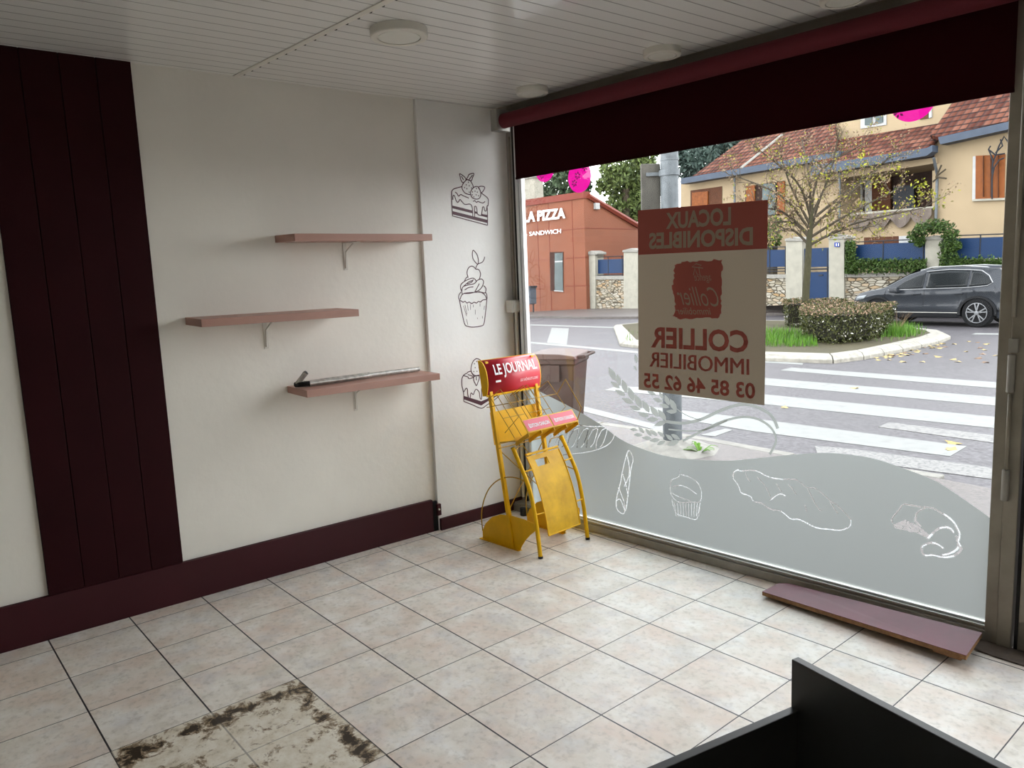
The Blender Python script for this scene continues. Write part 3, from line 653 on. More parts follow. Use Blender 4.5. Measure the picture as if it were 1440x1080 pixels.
decal('cake_slice_decal', 640, 500, 13.5, [
 ([(375,378),(320,330),(300,250),(330,130),(380,70),(415,58),(470,80),(510,130),(525,200),(520,300),(480,360),(430,375)], T_), ([(160,375),(230,330),(250,310),(300,300),(320,340),(355,400),(290,435),(250,430),(240,405)], T_), ([(360,400),(355,470),(380,530),(405,570),(435,500),(455,440),(450,385)], T_),
 ([(160,375),(130,440),(130,570),(160,700),(165,870)], F_), ([(165,870),(330,935),(495,1000),(600,940),(830,770),(850,640),(850,560),(825,480)], F_),
 ([(160,700),(185,655),(210,620),(235,650),(240,740),(265,820),(285,800),(300,710),(345,740),(370,680),(400,640),(455,690),(470,790),(490,830),(505,790),(500,640),(520,590),(570,615),(620,660),(680,690),(715,640),(700,500)], F_), ([(740,490),(790,530),(820,640)], F_), ([(240,360),(300,380),(340,400)], F_), ([(400,400),(405,470)], F_)],
 [[(163,765),(495,868),(495,948),(163,830)], [(495,868),(600,825),(700,760),(840,700),(835,745),(600,880),(495,948)]],
 .0052, 'burgundy cake slice drawing with one large strawberry, partly behind the yellow stand', [(410,115),(365,155),(450,150),(380,230),(450,225),(355,305),(415,300),(485,285)])

# ================================================================ NEWSPAPER STAND
O0 = Vector((.298, 1.48, 0)); SD = Vector((.9983, .058, 0)); SW = Vector((-.058, .9983, 0))
def S(d, w_, z): return O0 + SD*d + SW*w_ + UP*z
st = tag(empty('newspaper_stand', S(.2, .2, 0)), 'yellow metal newspaper rack with a red header, standing in the window corner', 'newspaper stand')
for w_ in (.02, .385):
    m = MB(); m.obox(S(.222, w_, .005), S(.245, w_, .005)-S(.222, w_, .005), SW*.022, S(.052, w_, 1.06)-S(.222, w_, .005)); m.build('upright', M_yel, st, bevel=.002)
# header
W0, W1 = .0, .43
def hd(t):   # profile of the curved header, top back to bottom front
    a = R(100-140*t); return (.045+.064*math.cos(a), .945+.12*math.sin(a))
prof = [hd(i/14) for i in range(15)]
m = MB(); m.grid([[S(d, W0+.006, z) for d, z in prof], [S(d, W1-.006, z) for d, z in prof]]); o = m.build('header_sign', M_red, st, auto=60); md = o.modifiers.new('s', 'SOLIDIFY'); md.thickness = .004
m = MB()
for w_ in (W0, W1-.006): m.prism([S(d, w_, z) for d, z in prof] + [S(.062, w_, .865)], SW*.006)
m.ribbon([S(prof[0][0], W0, prof[0][1]), S(prof[0][0], W1, prof[0][1])], .012, (0, 0, 1), th=.003); m.ribbon([S(prof[-1][0], W0, prof[-1][1]), S(prof[-1][0], W1, prof[-1][1])], .012, SD, th=.003)
m.build('header_frame', M_yel, st)
def hfn(w0, w1, t0, t1):
    def f(a, b):
        t = t1+(t0-t1)*b; d, z = hd(t); d2, z2 = hd(t+.01); n = Vector((z-z2, 0, d2-d)); n = Vector((abs(z-z2), 0, abs(d2-d))).normalized()
        return S(d+n.x*.009, w0+(w1-w0)*a, z+n.z*.009)
    return f
Z3 = [(0, 0, 0)]*4
text('LE JOURNAL', Z3, M_wprint, st, bold=.02, fn=hfn(.055, .395, .36, .66))
text('DE SAÔNE-ET-LOIRE', Z3, M_wprint, st, bold=0, fn=hfn(.25, .395, .72, .79))
m = MB(); f_ = hfn(.055, .095, .69, .73); m.add([f_(0, 0), f_(1, 0), f_(1, 1), f_(0, 1)], [(0, 1, 2, 3)]); m.build('header_dash', M_wprint, st)
# back plate between uprights
m = MB(); m.obox(S(.108, .03, .585), SW*.37, S(.083, 0, .77)-S(.108, 0, .585), SD*.002); m.build('back_plate', M_yel, st)
# legs: curved tubes
for w_ in (.022, .415):
    pts = smoothline([S(.27, w_, .59), S(.335, w_, .48), S(.39, w_, .37), S(.428, w_, .2), S(.452, w_, .012)], 5)
    m = MB(); m.tube(pts, .012, 12); lg = m.build('leg', M_yel, st, auto=60)
    m = MB(); m.tube([S(.4535, w_, 0), S(.4525, w_, .012)], .0135, 12); m.build('rubber_cap', M_black, lg); m = MB(); m.tube([pts[0] - (pts[1]-pts[0]).normalized()*.004, pts[0]], .0125, 12); m.build('end_cap', M_black, lg)
# side base plates with flange
for w_ in (.03, .40):
    L = [(-.03, 0), (-.03, .05), (.0, .1), (.06, .15), (.13, .18), (.22, .192), (.33, .192), (.41, .182), (.408, .14), (.37, .11), (.33, .07), (.30, .03), (.285, 0)]
    m = MB(); m.prism([S(d, w_, z+.001) for d, z in L], SW*.0025); m.obox(S(-.045, w_-.014, .001), SD*.33, SW*.03, UP*.003); m.build('side_plate', M_yel, st)
    hoop = smoothline([S(-.03, w_+.001, .05), S(-.03, w_+.001, .17), S(.03, w_+.001, .3), S(.13, w_+.001, .385), S(.25, w_+.001, .42), S(.37, w_+.001, .41)], 5)
    m = MB(); m.tube(hoop, .0035, 8); m.build('side_hoop', M_wire, st)
# diagonal wires between the uprights
m = MB()
for a_, b_ in (((.15, .02, .57), (.2, .40, .2)), ((.2, .02, .2), (.15, .40, .57))): m.tube([S(*a_), S(*b_)], .003, 8)
m.tube([S(.16, .02, .575), S(.16, .40, .575)], .003, 8); m.build('cross_wire', M_wire, st)
# front curved panel with a window slot
pp = smoothline([(.31, 0, .535), (.36, 0, .45), (.41, 0, .33), (.445, 0, .2), (.46, 0, .115)], 8)
def panrow(w_): return [S(q.x, w_, q.z) for q in pp]
m = MB(); wA, wB = .085, .345; i0, i1 = 3, 6; ws = [wA, wA+.05, wA+.145, wB]; n_ = len(pp)
for q in pp:
    for w_ in ws: m.v.append(S(q.x, w_, q.z))
for i in range(n_-1):
    for j in range(3):
        if j == 1 and i0 <= i < i1: continue
        m.f.append((i*4+j, i*4+j+1, i*4+j+5, i*4+j+4)); m.m.append(0)
fp = m.build('front_panel', M_yelw, st); md = fp.modifiers.new('s', 'SOLIDIFY'); md.thickness = .003
m = MB(); m.tube([S(.305, wA, .545), S(.305, wB, .545)], .007, 10)
for w_ in (wA, wB): m.tube(panrow(w_), .004, 8)
m.tube([S(.46, wA, .113), S(.46, wB, .113)], .004, 8); m.build('panel_frame', M_yel, fp)
for z_, d_ in ((.24, .425), (.47, .35)):
    for wa_, wb_ in ((.022, wA), (.415, wB)): MB().tube([S(d_, wa_, z_), S(d_+.008, wb_, z_)], .004, 8).build('panel_support', M_yel, st)
for w_, w2_ in ((.03, .12), (.30, .41)):
    MB().tube([S(.285, w_, .575), S(.27, w_+.03, .59), S(.27, w2_-.02, .59), S(.295, w2_, .545)], .003, 8).build('top_loop', M_wire, st)
# price strip and trays
m = MB(); a = S(.352, .012, .755); m.obox(a, SW*.408, S(.402, .012, .69)-a, S(.004, 0, .003)-S(0, 0, 0)); ps = m.build('price_strip', M_yelw, st)
for k_ in (0, 1):
    w0 = .018+k_*.202; m = MB(); q = lambda t, w_: S(.357+.05*t, w_, .7595-.065*t)
    m.add([q(.08, w0), q(.08, w0+.192), q(.92, w0+.192), q(.92, w0)], [(0, 1, 2, 3)]); m.build('price_label', M_pinkprint, ps)
    text('ÉDITION CHALON', [q(.36, w0+.022)+UP*.001, q(.36, w0+.18)+UP*.001, q(.7, w0+.18)+UP*.001, q(.7, w0+.022)+UP*.001], M_wprint, ps, bold=.03)
m = MB(); a = S(.40, .015, .692)
m.obox(a, SW*.40, S(.302, 0, .632)-S(.40, 0, .692), UP*-.002); m.obox(S(.302, .015, .632), SW*.40, S(.29, 0, .652)-S(.302, 0, .632), UP*-.002)
for i in range(5): m.obox(S(.402, .013+i*.1, .694), SW*.004, S(.30, 0, .626)-S(.402, 0, .694), S(.008, 0, -.018)-S(0, 0, 0))
m.build('paper_tray', M_yelw, st)
for k_ in (0, 1):
    wa = .022+k_*.205; wb = wa+.175; m = MB()
    for w_ in (wa, wa+.055, wb-.055, wb): m.tube([S(.075, w_, .885), S(.09, w_, .875), S(.302, w_, .632)], .0021, 7)
    m.tube([S(.09, wa, .875), S(.09, wb, .875)], .0021, 7); m.tube([S(.2, wa, .75), S(.2, wb, .75)], .0021, 7)
    for w_ in (wa, wb): m.tube([S(.08, w_, .845), S(.19, w_, .912), S(.325, w_, .772), S(.21, w_, .669)], .0021, 7)
    m.build('wire_basket', M_wire, st)
m = MB(); m.tube([S(.07, .02, .80), S(.25, .02, .84), S(.25, .415, .84), S(.07, .415, .80)], .0021, 7); m.tube([S(.25, .415, .84), S(.318, .415, .93), S(.434, .415, .775), S(.40, .415, .70)], .0028, 7)
m.tube([S(.17, .02, .61), S(.3, .02, .635)], .003, 7); m.tube([S(.17, .415, .61), S(.3, .415, .635)], .003, 7); m.tube([S(.16, .02, .6), S(.16, .41, .6)], .003, 7)
m.build('support_wire', M_wire, st)

# ================================================================ LOOSE BOARD
bd = tag(empty('loose_board', (2.3, 2.0, 0)), 'burgundy painted board lying on the floor along the window sill', 'board')
A = Vector((1.868, 1.90, .012)); B = Vector((2.742, 1.862, .034)); A2 = Vector((1.872, 2.062, .014)); B2 = Vector((2.722, 2.085, .040))
th = Vector((0, 0, .018)); d1 = (A2-A).normalized()
c1 = [A, B, B2, A2 + Vector((.03, .0, 0)), A2 - d1*.03]
m = MB(); m.prism([q + UP*.017 for q in c1], UP*.002); m.build('painted_face', M_board, bd)
m = MB(); m.prism(c1, UP*.017); m.build('chipboard_core', M_wood, bd)
m = MB(); m.obox(B - UP*.012 - Vector((.12, -.01, 0)), (.1, -.003, 0), (0, .12, .004), (0, 0, .012)); m.obox(Vector((2.6, 2.0, .0012)), (.1, 0, 0), (0, .06, 0), (0, 0, .030)); m.build('broken_batten', M_wood, bd)

# ================================================================ DARK COUNTER CORNER
ct = tag(empty('counter', (3.1, -.2, 0)), 'dark grey open counter corner in the foreground, cut by the bottom edge', 'counter')
zt = .75; z2 = .65
a = Plane((0, 0, zt), (0, 0, 1)).hit(1113, 927); b = Plane((0, 0, zt), (0, 0, 1)).hit(1400, 1078); da = (b-a).normalized(); db = Vector((da.y, -da.x, 0))
m = MB(); m.obox(Vector((a.x, a.y, 0)), da*1.3, -db*.019, UP*zt); m.build('back_panel', M_desk, ct, bevel=.0015)
m = MB(); m.obox(Vector((a.x, a.y, 0)) + da*.001 + db*.0005, da*.019, db*.62, UP*z2); m.build('side_panel', M_desk, ct, bevel=.0015)
m = MB(); m.obox(Vector((a.x, a.y, .22)) + da*.021 + db*.0005, da*1.2, db*.6, UP*.018); m.build('inner_shelf', M_desk, ct)
m = MB(); m.obox(Vector((a.x, a.y, 0)) + da*.021 + db*.6, da*1.2, db*.018, UP*.5); m.build('front_panel', M_desk, ct)
# ================================================================ OUTSIDE: ground
KX = .37
def road_z(y): return -.25 - .005*(y-5.5)
RN = Vector((0, .005, 1)).normalized(); ROAD = Plane((0, 5.5, -.25), RN)
def rd(u, v, o=0): return ROAD.hit(u, v, o)
def m_ground(name, c1, c2, sc, rough, spots=0, bs=.4, wet=0):
    k = NM(name); a = k.noise(sc, 6, .7); b = k.noise(.5, 4, .6)
    c = k.ramp(a, [(.36, lin(c1)), (.64, lin(c2))]); c = k.mix(k.ramp(b, [(.4, 0.0), (.7, .3)]), c, tuple(x*.7 for x in lin(c1))); k.base(c)
    k.set(k.math('ADD', rough, k.math('MULTIPLY', b, -wet)), spec=.3); k.bump(a, bs, .01); return k.m
M_asph = m_ground('damp_asphalt', (66, 61, 63), (140, 134, 138), 26, .7, wet=.25)
M_asph2 = m_ground('pavement_asphalt', (92, 84, 80), (150, 138, 132), 40, .6, wet=.3)
M_walk = m_ground('far_pavement', (108, 100, 96), (150, 140, 134), 20, .6, wet=.3)
def m_paint():
    k = NM('worn_road_paint'); a = k.noise(9, 8, .75); c = k.ramp(a, [(.30, lin((140, 138, 140))), (.42, lin((176, 177, 172))), (.7, lin((190, 191, 186)))]); k.base(c); k.set(.6, spec=.2); return k.m
M_paint = m_paint()
def m_paint2():
    k = NM('faded_road_paint'); a = k.noise(34, 8, .8); c = k.ramp(a, [(.42, lin((126, 122, 124))), (.52, lin((182, 180, 174)))]); k.base(c); k.set(.6, spec=.2); return k.m
M_paint2 = m_paint2()
M_kerb = mat('kerb_stone', (190, 186, 176), .8, var=.2, scale=12, bump=.3)
M_moss = m_ground('mossy_earth', (74, 70, 44), (120, 108, 70), 30, .9)
M_stone = None
m = MB(); m.prism([(-90, 4.9, 0), (60, 4.9, 0), (60, 70, 0), (-90, 70, 0)], (0, 0, 0.001)); 
for i, q in enumerate(m.v): q.z = road_z(q.y) - (.3 if i < 4 else 0)
m.v = [Vector((q.x, q.y, q.z)) for q in m.v]
struct(m.build('road', M_asph), 'grey damp asphalt road outside the window', 'road')
# near pavement
kz = Plane((0, 0, -.13), UP)
kl = [kz.hit(*q) for q in [(700, 575), (850, 594), (975, 612), (1120, 638), (1215, 650), (1330, 668), (1400, 681)]]
kl = [Vector((-30, kl[0].y+.1, -.13))] + kl + [Vector((30, kl[-1].y-.1, -.13))]
m = MB(); m.prism([Vector((30, yw(30, .13) if False else 2.3, -.13)), Vector((-30, 2.0, -.13))] + [q - Vector((0, .13, 0)) for q in kl], (0, 0, -.3))
struct(m.build('sidewalk', M_asph2), 'reddish grey pavement just outside the window', 'pavement')
ks = struct(empty('trim_5', kl[2]), 'pale kerb stones along the near pavement', 'kerb')
kpts = []
for p0, p1 in zip(kl[:-1], kl[1:]):
    n_ = max(1, int((p1-p0).length/1.0))
    kpts += [p0 + (p1-p0)*i/n_ for i in range(n_)]
kpts = [q for q in kpts if -7 < q.x < 5]
for p0, p1 in zip(kpts[:-1], kpts[1:]):
    if p0.x > 1.2: continue
    d = (p1-p0); m = MB(); m.obox(p0 - Vector((0, .13, 0)) + d*.01, d*.98, Vector((0, .13, 0)), UP*-.25); m.v = [q + UP*.004 for q in m.v]; m.build('kerb_stone', M_kerb, ks, bevel=.01)

# zebra stripes and lines
def stripe(px, mt, label, cat='road marking', group='zebra crossing stripes', name='crossing_stripe'):
    m = MB(); m.prism([rd(*q, .001) for q in px], RN*.004); return tag(m.build(name, mt), label, cat, group)
stripe([(1113,517),(1404,538),(1404,546.5),(1097,521)], M_paint, 'narrowest white crossing stripe, farthest from the window')
stripe([(930,517),(1073,531.5),(1404,559),(1404,571),(1073,541.5),(925,523)], M_paint, 'white crossing stripe, second farthest from the window')
stripe([(868,543),(1073,554.7),(1404,587),(1404,603),(1073,568.5),(850,549)], M_paint, 'white crossing stripe, third farthest, running past both window edges')
stripe([(912,572),(1060,589),(1359.5,628),(1336,642),(1060,607),(890,578)], M_paint, 'broad white crossing stripe with a clean pointed right end')
stripe([(1250,594),(1400,613),(1400,623.5),(1235.5,600.6)], M_paint2, 'short speckled faded white crossing stripe at the right')
stripe([(1020,603),(1030,605),(1005,614),(985,612)], M_paint, 'small white paint remnant left of the broad stripe')
stripe([(1146,627.5),(1200,632),(1400,659),(1400,675),(1290,660),(1150,640)], M_paint2, 'worn white crossing stripe nearest the pavement')
stripe([(798,566),(938,601),(938,609),(798,573)], M_paint, 'white edge line stub beside the near kerb')
stripe([(776,461),(800,462),(797,485),(769,482)], M_paint, 'white block of a far crossing, at the left', group=None)
stripe([(740,480),(897,494),(897,497),(740,482.5)], M_paint, 'long thin white lane line across the left of the road', group=None, name='lane_line')
stripe([(740,456),(866,460),(866,461.5),(740,457.5)], M_paint, 'far thin white lane line before the pizzeria', group=None, name='lane_line')
stripe([(1073,507),(1130,511),(1128,513),(1073,510)], M_paint, 'thin white line in front of the traffic island', group=None, name='lane_line')
stripe([(1372,468.5),(1412,469),(1412,471),(1366,470.5)], M_paint, 'thin white parking line in front of the grey car', group=None, name='lane_line')

# traffic island
isl = [rd(*q) for q in [(863,462),(872,487),(960,497),(1065,508),(1172,511.5),(1215,506),(1270,495),(1320,484),(1337,477),(1325,471),(1290,467),(1240,462),(1150,457),(1040,455),(930,455)]]
ks2 = struct(empty('trim_6', isl[4]), 'pale stone kerb around the planted traffic island', 'kerb')
cen = sum(isl, Vector())/len(isl)
M_kerb2 = mat('island_kerb_stone', (206, 200, 186), .8, var=.25, scale=9, bump=.4)
inn = []
for i, q in enumerate(isl):
    d = (cen-q); d.z = 0; d.normalize(); inn.append(q + d*.42)
n_isl = len(isl)
for i in range(n_isl):
    p0, p1, q0, q1 = isl[i], isl[(i+1) % n_isl], inn[i], inn[(i+1) % n_isl]; L = (p1-p0).length; k_ = max(1, round(L/1.0))
    for j in range(k_):
        a, b = (j+.01)/k_, (j+.99)/k_
        e = [p0.lerp(p1, a), p0.lerp(p1, b), q0.lerp(q1, b), q0.lerp(q1, a)]
        m = MB(); vs = [e[0]-UP*.02, e[1]-UP*.02, e[1]+UP*.07, e[0]+UP*.07, e[0].lerp(e[3], .3)+UP*.13, e[1].lerp(e[2], .3)+UP*.13, e[2]+UP*.15, e[3]+UP*.15, e[2]-UP*.02, e[3]-UP*.02]
        m.add(vs, [(0,1,2,3),(3,2,5,4),(4,5,6,7),(7,6,8,9),(9,8,1,0),(0,3,4,7,9),(1,8,6,5,2)]); m.build('kerb_stone', M_kerb2, ks2, bevel=.012)
m = MB(); m.prism([q + UP*.0 for q in inn], UP*.14); struct(m.build('island_ground', M_moss), 'mossy soil of the traffic island', 'ground')
ISL = Plane(cen + UP*.14, RN)

# foliage helpers
def leafquad(m, c, s_, mi=0, up=None):
    d = Vector((random.gauss(0, 1), random.gauss(0, 1), random.gauss(0, .7))).normalized(); e = d.orthogonal().normalized(); e = Matrix.Rotation(random.uniform(0, 6.28), 3, d) @ e; g_ = d.cross(e)
    s2 = s_*random.uniform(.6, 1.2)
    m.add([c - e*s2, c + g_*s2*.45 + d*s2*.1, c + e*s2, c - g_*s2*.45 + d*s2*.1], [(0, 1, 2, 3)], mi)
def leafmat(name, c1, c2, sc=3):
    k = NM(name); wn_ = k.n('TexWhiteNoise'); g_ = k.n('NewGeometry'); k.l(g_.outputs['Random Per Island'], wn_.inputs['Vector'] if False else wn_.inputs[0])
    k.base(k.ramp(g_.outputs['Random Per Island'], [(0, lin(c1)), (.55, lin(c2)), (1, tuple(min(1, x*1.35) for x in lin(c2)))])); k.set(.55, spec=.15); return k.m
ML_hedge = leafmat('hedge_leaves', (40, 48, 20), (100, 104, 54)); ML_pinkl = leafmat('pink_hedge_tips', (128, 104, 70), (196, 164, 136)); ML_white = leafmat('pale_hedge_buds', (210, 206, 186), (250, 246, 232))
ML_ivy = leafmat('ivy_leaves', (36, 66, 22), (86, 112, 50)); ML_dark = leafmat('dark_conifer', (44, 66, 44), (92, 112, 80)); ML_mid = leafmat('green_tree_leaves', (72, 92, 46), (124, 142, 80)); ML_yell = leafmat('yellowing_leaves', (110, 122, 34), (190, 188, 56))
ML_brown = leafmat('withered_leaves', (120, 98, 74), (176, 148, 116)); ML_grass = leafmat('fresh_grass', (70, 130, 30), (124, 176, 60)); ML_cedar = leafmat('cedar_needles', (52, 72, 66), (96, 116, 106))
M_bark = mat('grey_bark', (84, 80, 56), .85, var=.3, scale=20, bump=.4); M_bark2 = mat('branch_bark', (96, 86, 70), .85, var=.3, scale=20)

# hedges (clipped box shapes full of leaves)
def hedge(px, zt, n, label, parts=True, name='clipped_hedge'):
    base = [ISL.hit(*q) for q in px]; z0 = min(q.z for q in base); e = tag(empty(name, base[0]), label, 'hedge', 'hedges on the traffic island')
    cc = sum(base, Vector())/len(base); mats = [ML_hedge, ML_pinkl, ML_white]
    m = MB(); core = [cc + (q-cc)*.8 for q in base]; m.prism([Vector((q.x, q.y, z0+.12)) for q in core], UP*(zt-.2)); m.build('branches', mat('hedge_core', (44, 42, 26), .9), e)
    m = MB(); nb = len(base); per = [(base[i], base[(i+1) % nb]) for i in range(nb)]; Ls = [(b-a).length for a, b in per]
    for i in range(n):
        if random.random() < .62:
            a, b = random.choices(per, Ls)[0]; q = a.lerp(b, random.random()); t = random.random(); h = z0 + .02 + (zt)*t
            q = cc + (q-cc)*(random.uniform(.8, 1.03) - .13*(1-t)**2); c = Vector((q.x, q.y, h))
        else:
            a, b = random.choices(per, Ls)[0]; q = a.lerp(b, random.random()); q = cc.lerp(q, math.sqrt(random.random())*1.02); c = Vector((q.x, q.y, z0+zt*random.uniform(.93, 1.05) + .03*math.sin(q.x*7)))
        top_ = c.z > z0+zt*.86
        mi = (1 if random.random() < .4 else 0) if top_ else (2 if random.random() < .07 else 0)
        leafquad(m, c, .032, mi)
    m.build('foliage', mats, e); return e
hedge([(1124,481),(1170,487),(1232,481),(1260,467),(1200,465),(1128,467)], .70, 11000, 'clipped hedge with pinkish tips, nearest and tallest on the traffic island')
hedge([(1100,461),(1180,462),(1192,456),(1104,455)], .72, 3600, 'lower clipped hedge behind the nearest one, around the tree trunk')

# grass tufts (uncountable)
m = MB()
def blade(c, h, wd, mi=0):
    a = random.uniform(0, 6.28); d = Vector((math.cos(a), math.sin(a), 0)); l_ = d*random.uniform(.1, .5)*h; q = Vector((-d.y, d.x, 0))*wd
    m.add([c-q, c+q, c+UP*h*.6+l_*.4+q*.6, c+UP*h+l_, c+UP*h*.6+l_*.4-q*.6], [(0, 1, 2, 4), (4, 2, 3)], mi)
for i in range(3800):
    if random.random() < .6: c = ISL.hit(random.uniform(1030, 1150), random.uniform(466, 488)); h = random.uniform(.08, .24)
    elif random.random() < .7: c = ISL.hit(random.gauss(1262, 15), random.uniform(462, 474)); h = random.uniform(.1, .28)
    else: c = ISL.hit(random.uniform(880, 1280), random.uniform(464, 480)); h = random.uniform(.05, .12)
    blade(c, h, .006)
tag(m.build('island_grass', ML_grass), 'fresh green grass on the traffic island around the hedges', 'grass', kind='stuff')
m = MB(); c = ISL.hit(1262, 468)
for i in range(26):
    a = random.uniform(-1.2, 1.2); d = Vector((.65*a, .76*a, 1.3)).normalized(); m.tube([c, c+d*random.uniform(.3, .55), c+d*.5+Vector((.1*a, 0, .05))], [.004, .002, .001], 4)
tag(m.build('dry_weed', ML_brown), 'dry wispy weed stalks at the right end of the hedge', 'weed')

# fallen leaves, each its own object
lm = None; k0 = 0
M_fl = leafmat('fallen_leaf', (206, 170, 90), (232, 206, 140)); M_fl2 = leafmat('fallen_leaf_brown', (120, 92, 70), (160, 128, 100))
protos = []
for mt in (M_fl, M_fl2):
    m = MB(); L = [(0, -.09), (.035, -.04), (.09, -.05), (.06, .0), (.085, .05), (.03, .04), (0, .1), (-.03, .045), (-.085, .05), (-.06, 0), (-.09, -.05), (-.035, -.045)]
    m.prism([Vector((x*.8, y*.8, .012*math.cos(x*40))) for x, y in L], (0, 0, .002)); o = m.build('fallen_leaf', mt); protos.append(o)
spots = []
random.seed(21)
for i in range(34): t = random.random(); spots.append((1228+t*95+random.gauss(0, 4), 503-t*20+random.gauss(2, 2.2)))
for i in range(26): spots.append((random.uniform(1225, 1404), random.uniform(480, 510)))
spots += [(1340, 623), (1104, 573), (1202, 546), (1338, 632), (1401, 500), (1385, 492)]
used_ = [0, 0]
for i, (u, v) in enumerate(spots):
    k = 0 if random.random() < .72 else 1
    o = protos[k]
    if used_[k]: o = protos[k].copy(); COL.objects.link(o)
    used_[k] = 1
    o.location = rd(u, v, .006); o.rotation_euler = (random.uniform(-.2, .2), random.uniform(-.2, .2), random.uniform(0, 6)); s_ = random.uniform(.6, 1.1); o.scale = (s_, s_, s_)
    tag(o, ('yellow' if k == 0 else 'brown') + ' fallen autumn leaf on the asphalt near the traffic island', 'leaf', ('yellow' if k == 0 else 'brown')+' fallen leaves on the road')

# ---------------------------------------------------------------- near things outside
pole = tag(empty('street_pole', at(946, 630, 7.1)), 'thick galvanised steel street pole behind the letting poster', 'pole')
pb = kz.hit(946, 632)
m = MB(); m.tube([pb, pb+UP*1.6], .088, 24); m.tube([pb+UP*1.6, pb+UP*5.5], .08, 24); m.tube([pb+UP*2.62, pb+UP*2.64], .084, 24); m.build('shaft', M_gal, pole, auto=50)
m = MB(); m.lathe([(.43, 0), (.38, .02), (.13, .09), (.09, .10)], pb, n=9); m.build('concrete_collar', M_kerb, pole)
sg = tag(empty('road_sign', pb), 'back of a weathered grey rectangular road sign clamped to the street pole', 'road sign')
pr_ = Vector((.65, .76, 0)); pn = Vector((-.76, .65, 0))
m = MB(); m.obox(pb - pr_*.245 + pn*.05 + UP*1.95, pr_*.175, pn*.03, UP*.66); m.build('panel', M_signb, sg, bevel=.01)
m = MB(); m.obox(pb - pr_*.2 + pn*.03 + UP*2.5, pr_*.15, pn*.02, UP*.03); m.tube([pb+UP*2.49, pb+UP*2.54], .092, 24); m.build('clamp', M_gal, sg)
# weed at the pole
wd = tag(empty('dandelion_weed', kz.hit(978, 640)), 'bright green leafy weed growing at the foot of the street pole', 'weed')
wb = kz.hit(984, 640) + UP*.005
for i in range(15):
    a = random.uniform(0, 6.28); d = Vector((math.cos(a), math.sin(a), 0)); q = Vector((-d.y, d.x, 0)); L = random.uniform(.08, .17); hh = random.uniform(.04, .11)
    m = MB(); P_ = [wb + d*L*t + UP*(hh*math.sin(t*2.2)) for t in (0, .3, .6, .85, 1)]; W_ = [.003, .008, .013, .009, .001]
    m.grid([[p_ - q*w2 for p_, w2 in zip(P_, W_)], [p_ + UP*.003 for p_ in P_], [p_ + q*w2 for p_, w2 in zip(P_, W_)]]); m.build('leaf', ML_grass, wd)

# brown wheelie bin
bc = at(783, 500, 7.15); bc = Vector((bc.x, bc.y, -.13))
wb_ = tag(empty('wheelie_bin', bc), 'brown plastic wheelie bin standing on the pavement behind the yellow stand', 'bin')
bx = Vector((math.cos(R(30)), math.sin(R(30)), 0)); by = Vector((-bx.y, bx.x, 0))
def bp(x, y, z): return bc + bx*x + by*y + UP*z
m = MB()
lv = [(.04, .17, .19), (.12, .175, .195), (.84, .23, .255), (.86, .245, .27), (.90, .245, .27)]
rows = []
for z, hx, hy in lv: rows.append([bp(-hx, -hy, z), bp(hx, -hy, z), bp(hx, hy, z), bp(-hx, hy, z), bp(-hx, -hy, z)])
m.grid(rows); m.add(rows[0][:4], [(0, 1, 2, 3)]); m.build('body', M_bin, wb_, bevel=.012)
m = MB(); L = [(-.26, .90), (-.25, .935), (-.1, .955), (.1, .95), (.24, .93), (.262, .90)]
m.prism([bp(x, -.285, z) for x, z in L], by*.57); m.build('lid', M_bin2, wb_, bevel=.01)
m = MB(); m.tube([bp(.25, -.2, .915), bp(.31, -.19, .92), bp(.31, .19, .92), bp(.25, .2, .915)], .014, 8); m.obox(bp(-.1, -.287, .70), bx*.2, by*.02, UP*.15); m.build('handle', M_bin, wb_)
m = MB(); m.tube([bp(.02, -.265, .75), bp(.02, -.262, .76)], .001, 4); m.lathe([(.045, 0), (.045, .012), (.03, .014), (.03, .008), (.0, .008)], bp(.0, -.252, .76), -by, 20); m.build('badge', M_bin2, wb_)
m = MB(); m.add([bp(-.19, -.238, .62), bp(-.13, -.238, .62), bp(-.13, -.222, .45), bp(-.18, -.222, .45)], [(0, 1, 2, 3)]); m.build('label', M_wprint, wb_)
for s_ in (-1, 1): MB().tube([bp(.2, s_*.2-.02, .09), bp(.2, s_*.2+.02, .09)], .09, 20).build('wheel', M_black, wb_)

# ================================================================ FAR SIDE: fence, pizzeria, house
FD = Vector((-math.cos(R(174.5)), -math.sin(R(174.5)), 0)); FNn = Vector((FD.y, -FD.x, 0)); FNn = -FNn if FNn.y < 0 else FNn      # street direction and its away-facing normal
FEN = Plane(at(1150, 380, 27.5), FNn)
def fe(u, v, o=0): return FEN.hit(u, v, o)
bl_ = [(700, 440), (826, 434), (897, 433.5), (1000, 428), (1118, 421), (1200, 418), (1310, 410), (1420, 402)]
base = [fe(*q) for q in bl_]
nearp = [rd(*q) for q in [(700, 446.5), (826, 449), (897, 448.5), (1000, 446), (1118, 443), (1200, 442), (1310, 441), (1420, 440)]]
m = MB(); m.grid([[q - UP*.0 for q in nearp], [q + UP*.10 for q in nearp], [a.lerp(b, .1)+UP*.12 for a, b in zip(nearp, base)], base, [q + FNn*40 for q in base]])
struct(m.build('sidewalk_far', M_walk), 'far pavement in front of the stone wall and pizzeria', 'pavement')

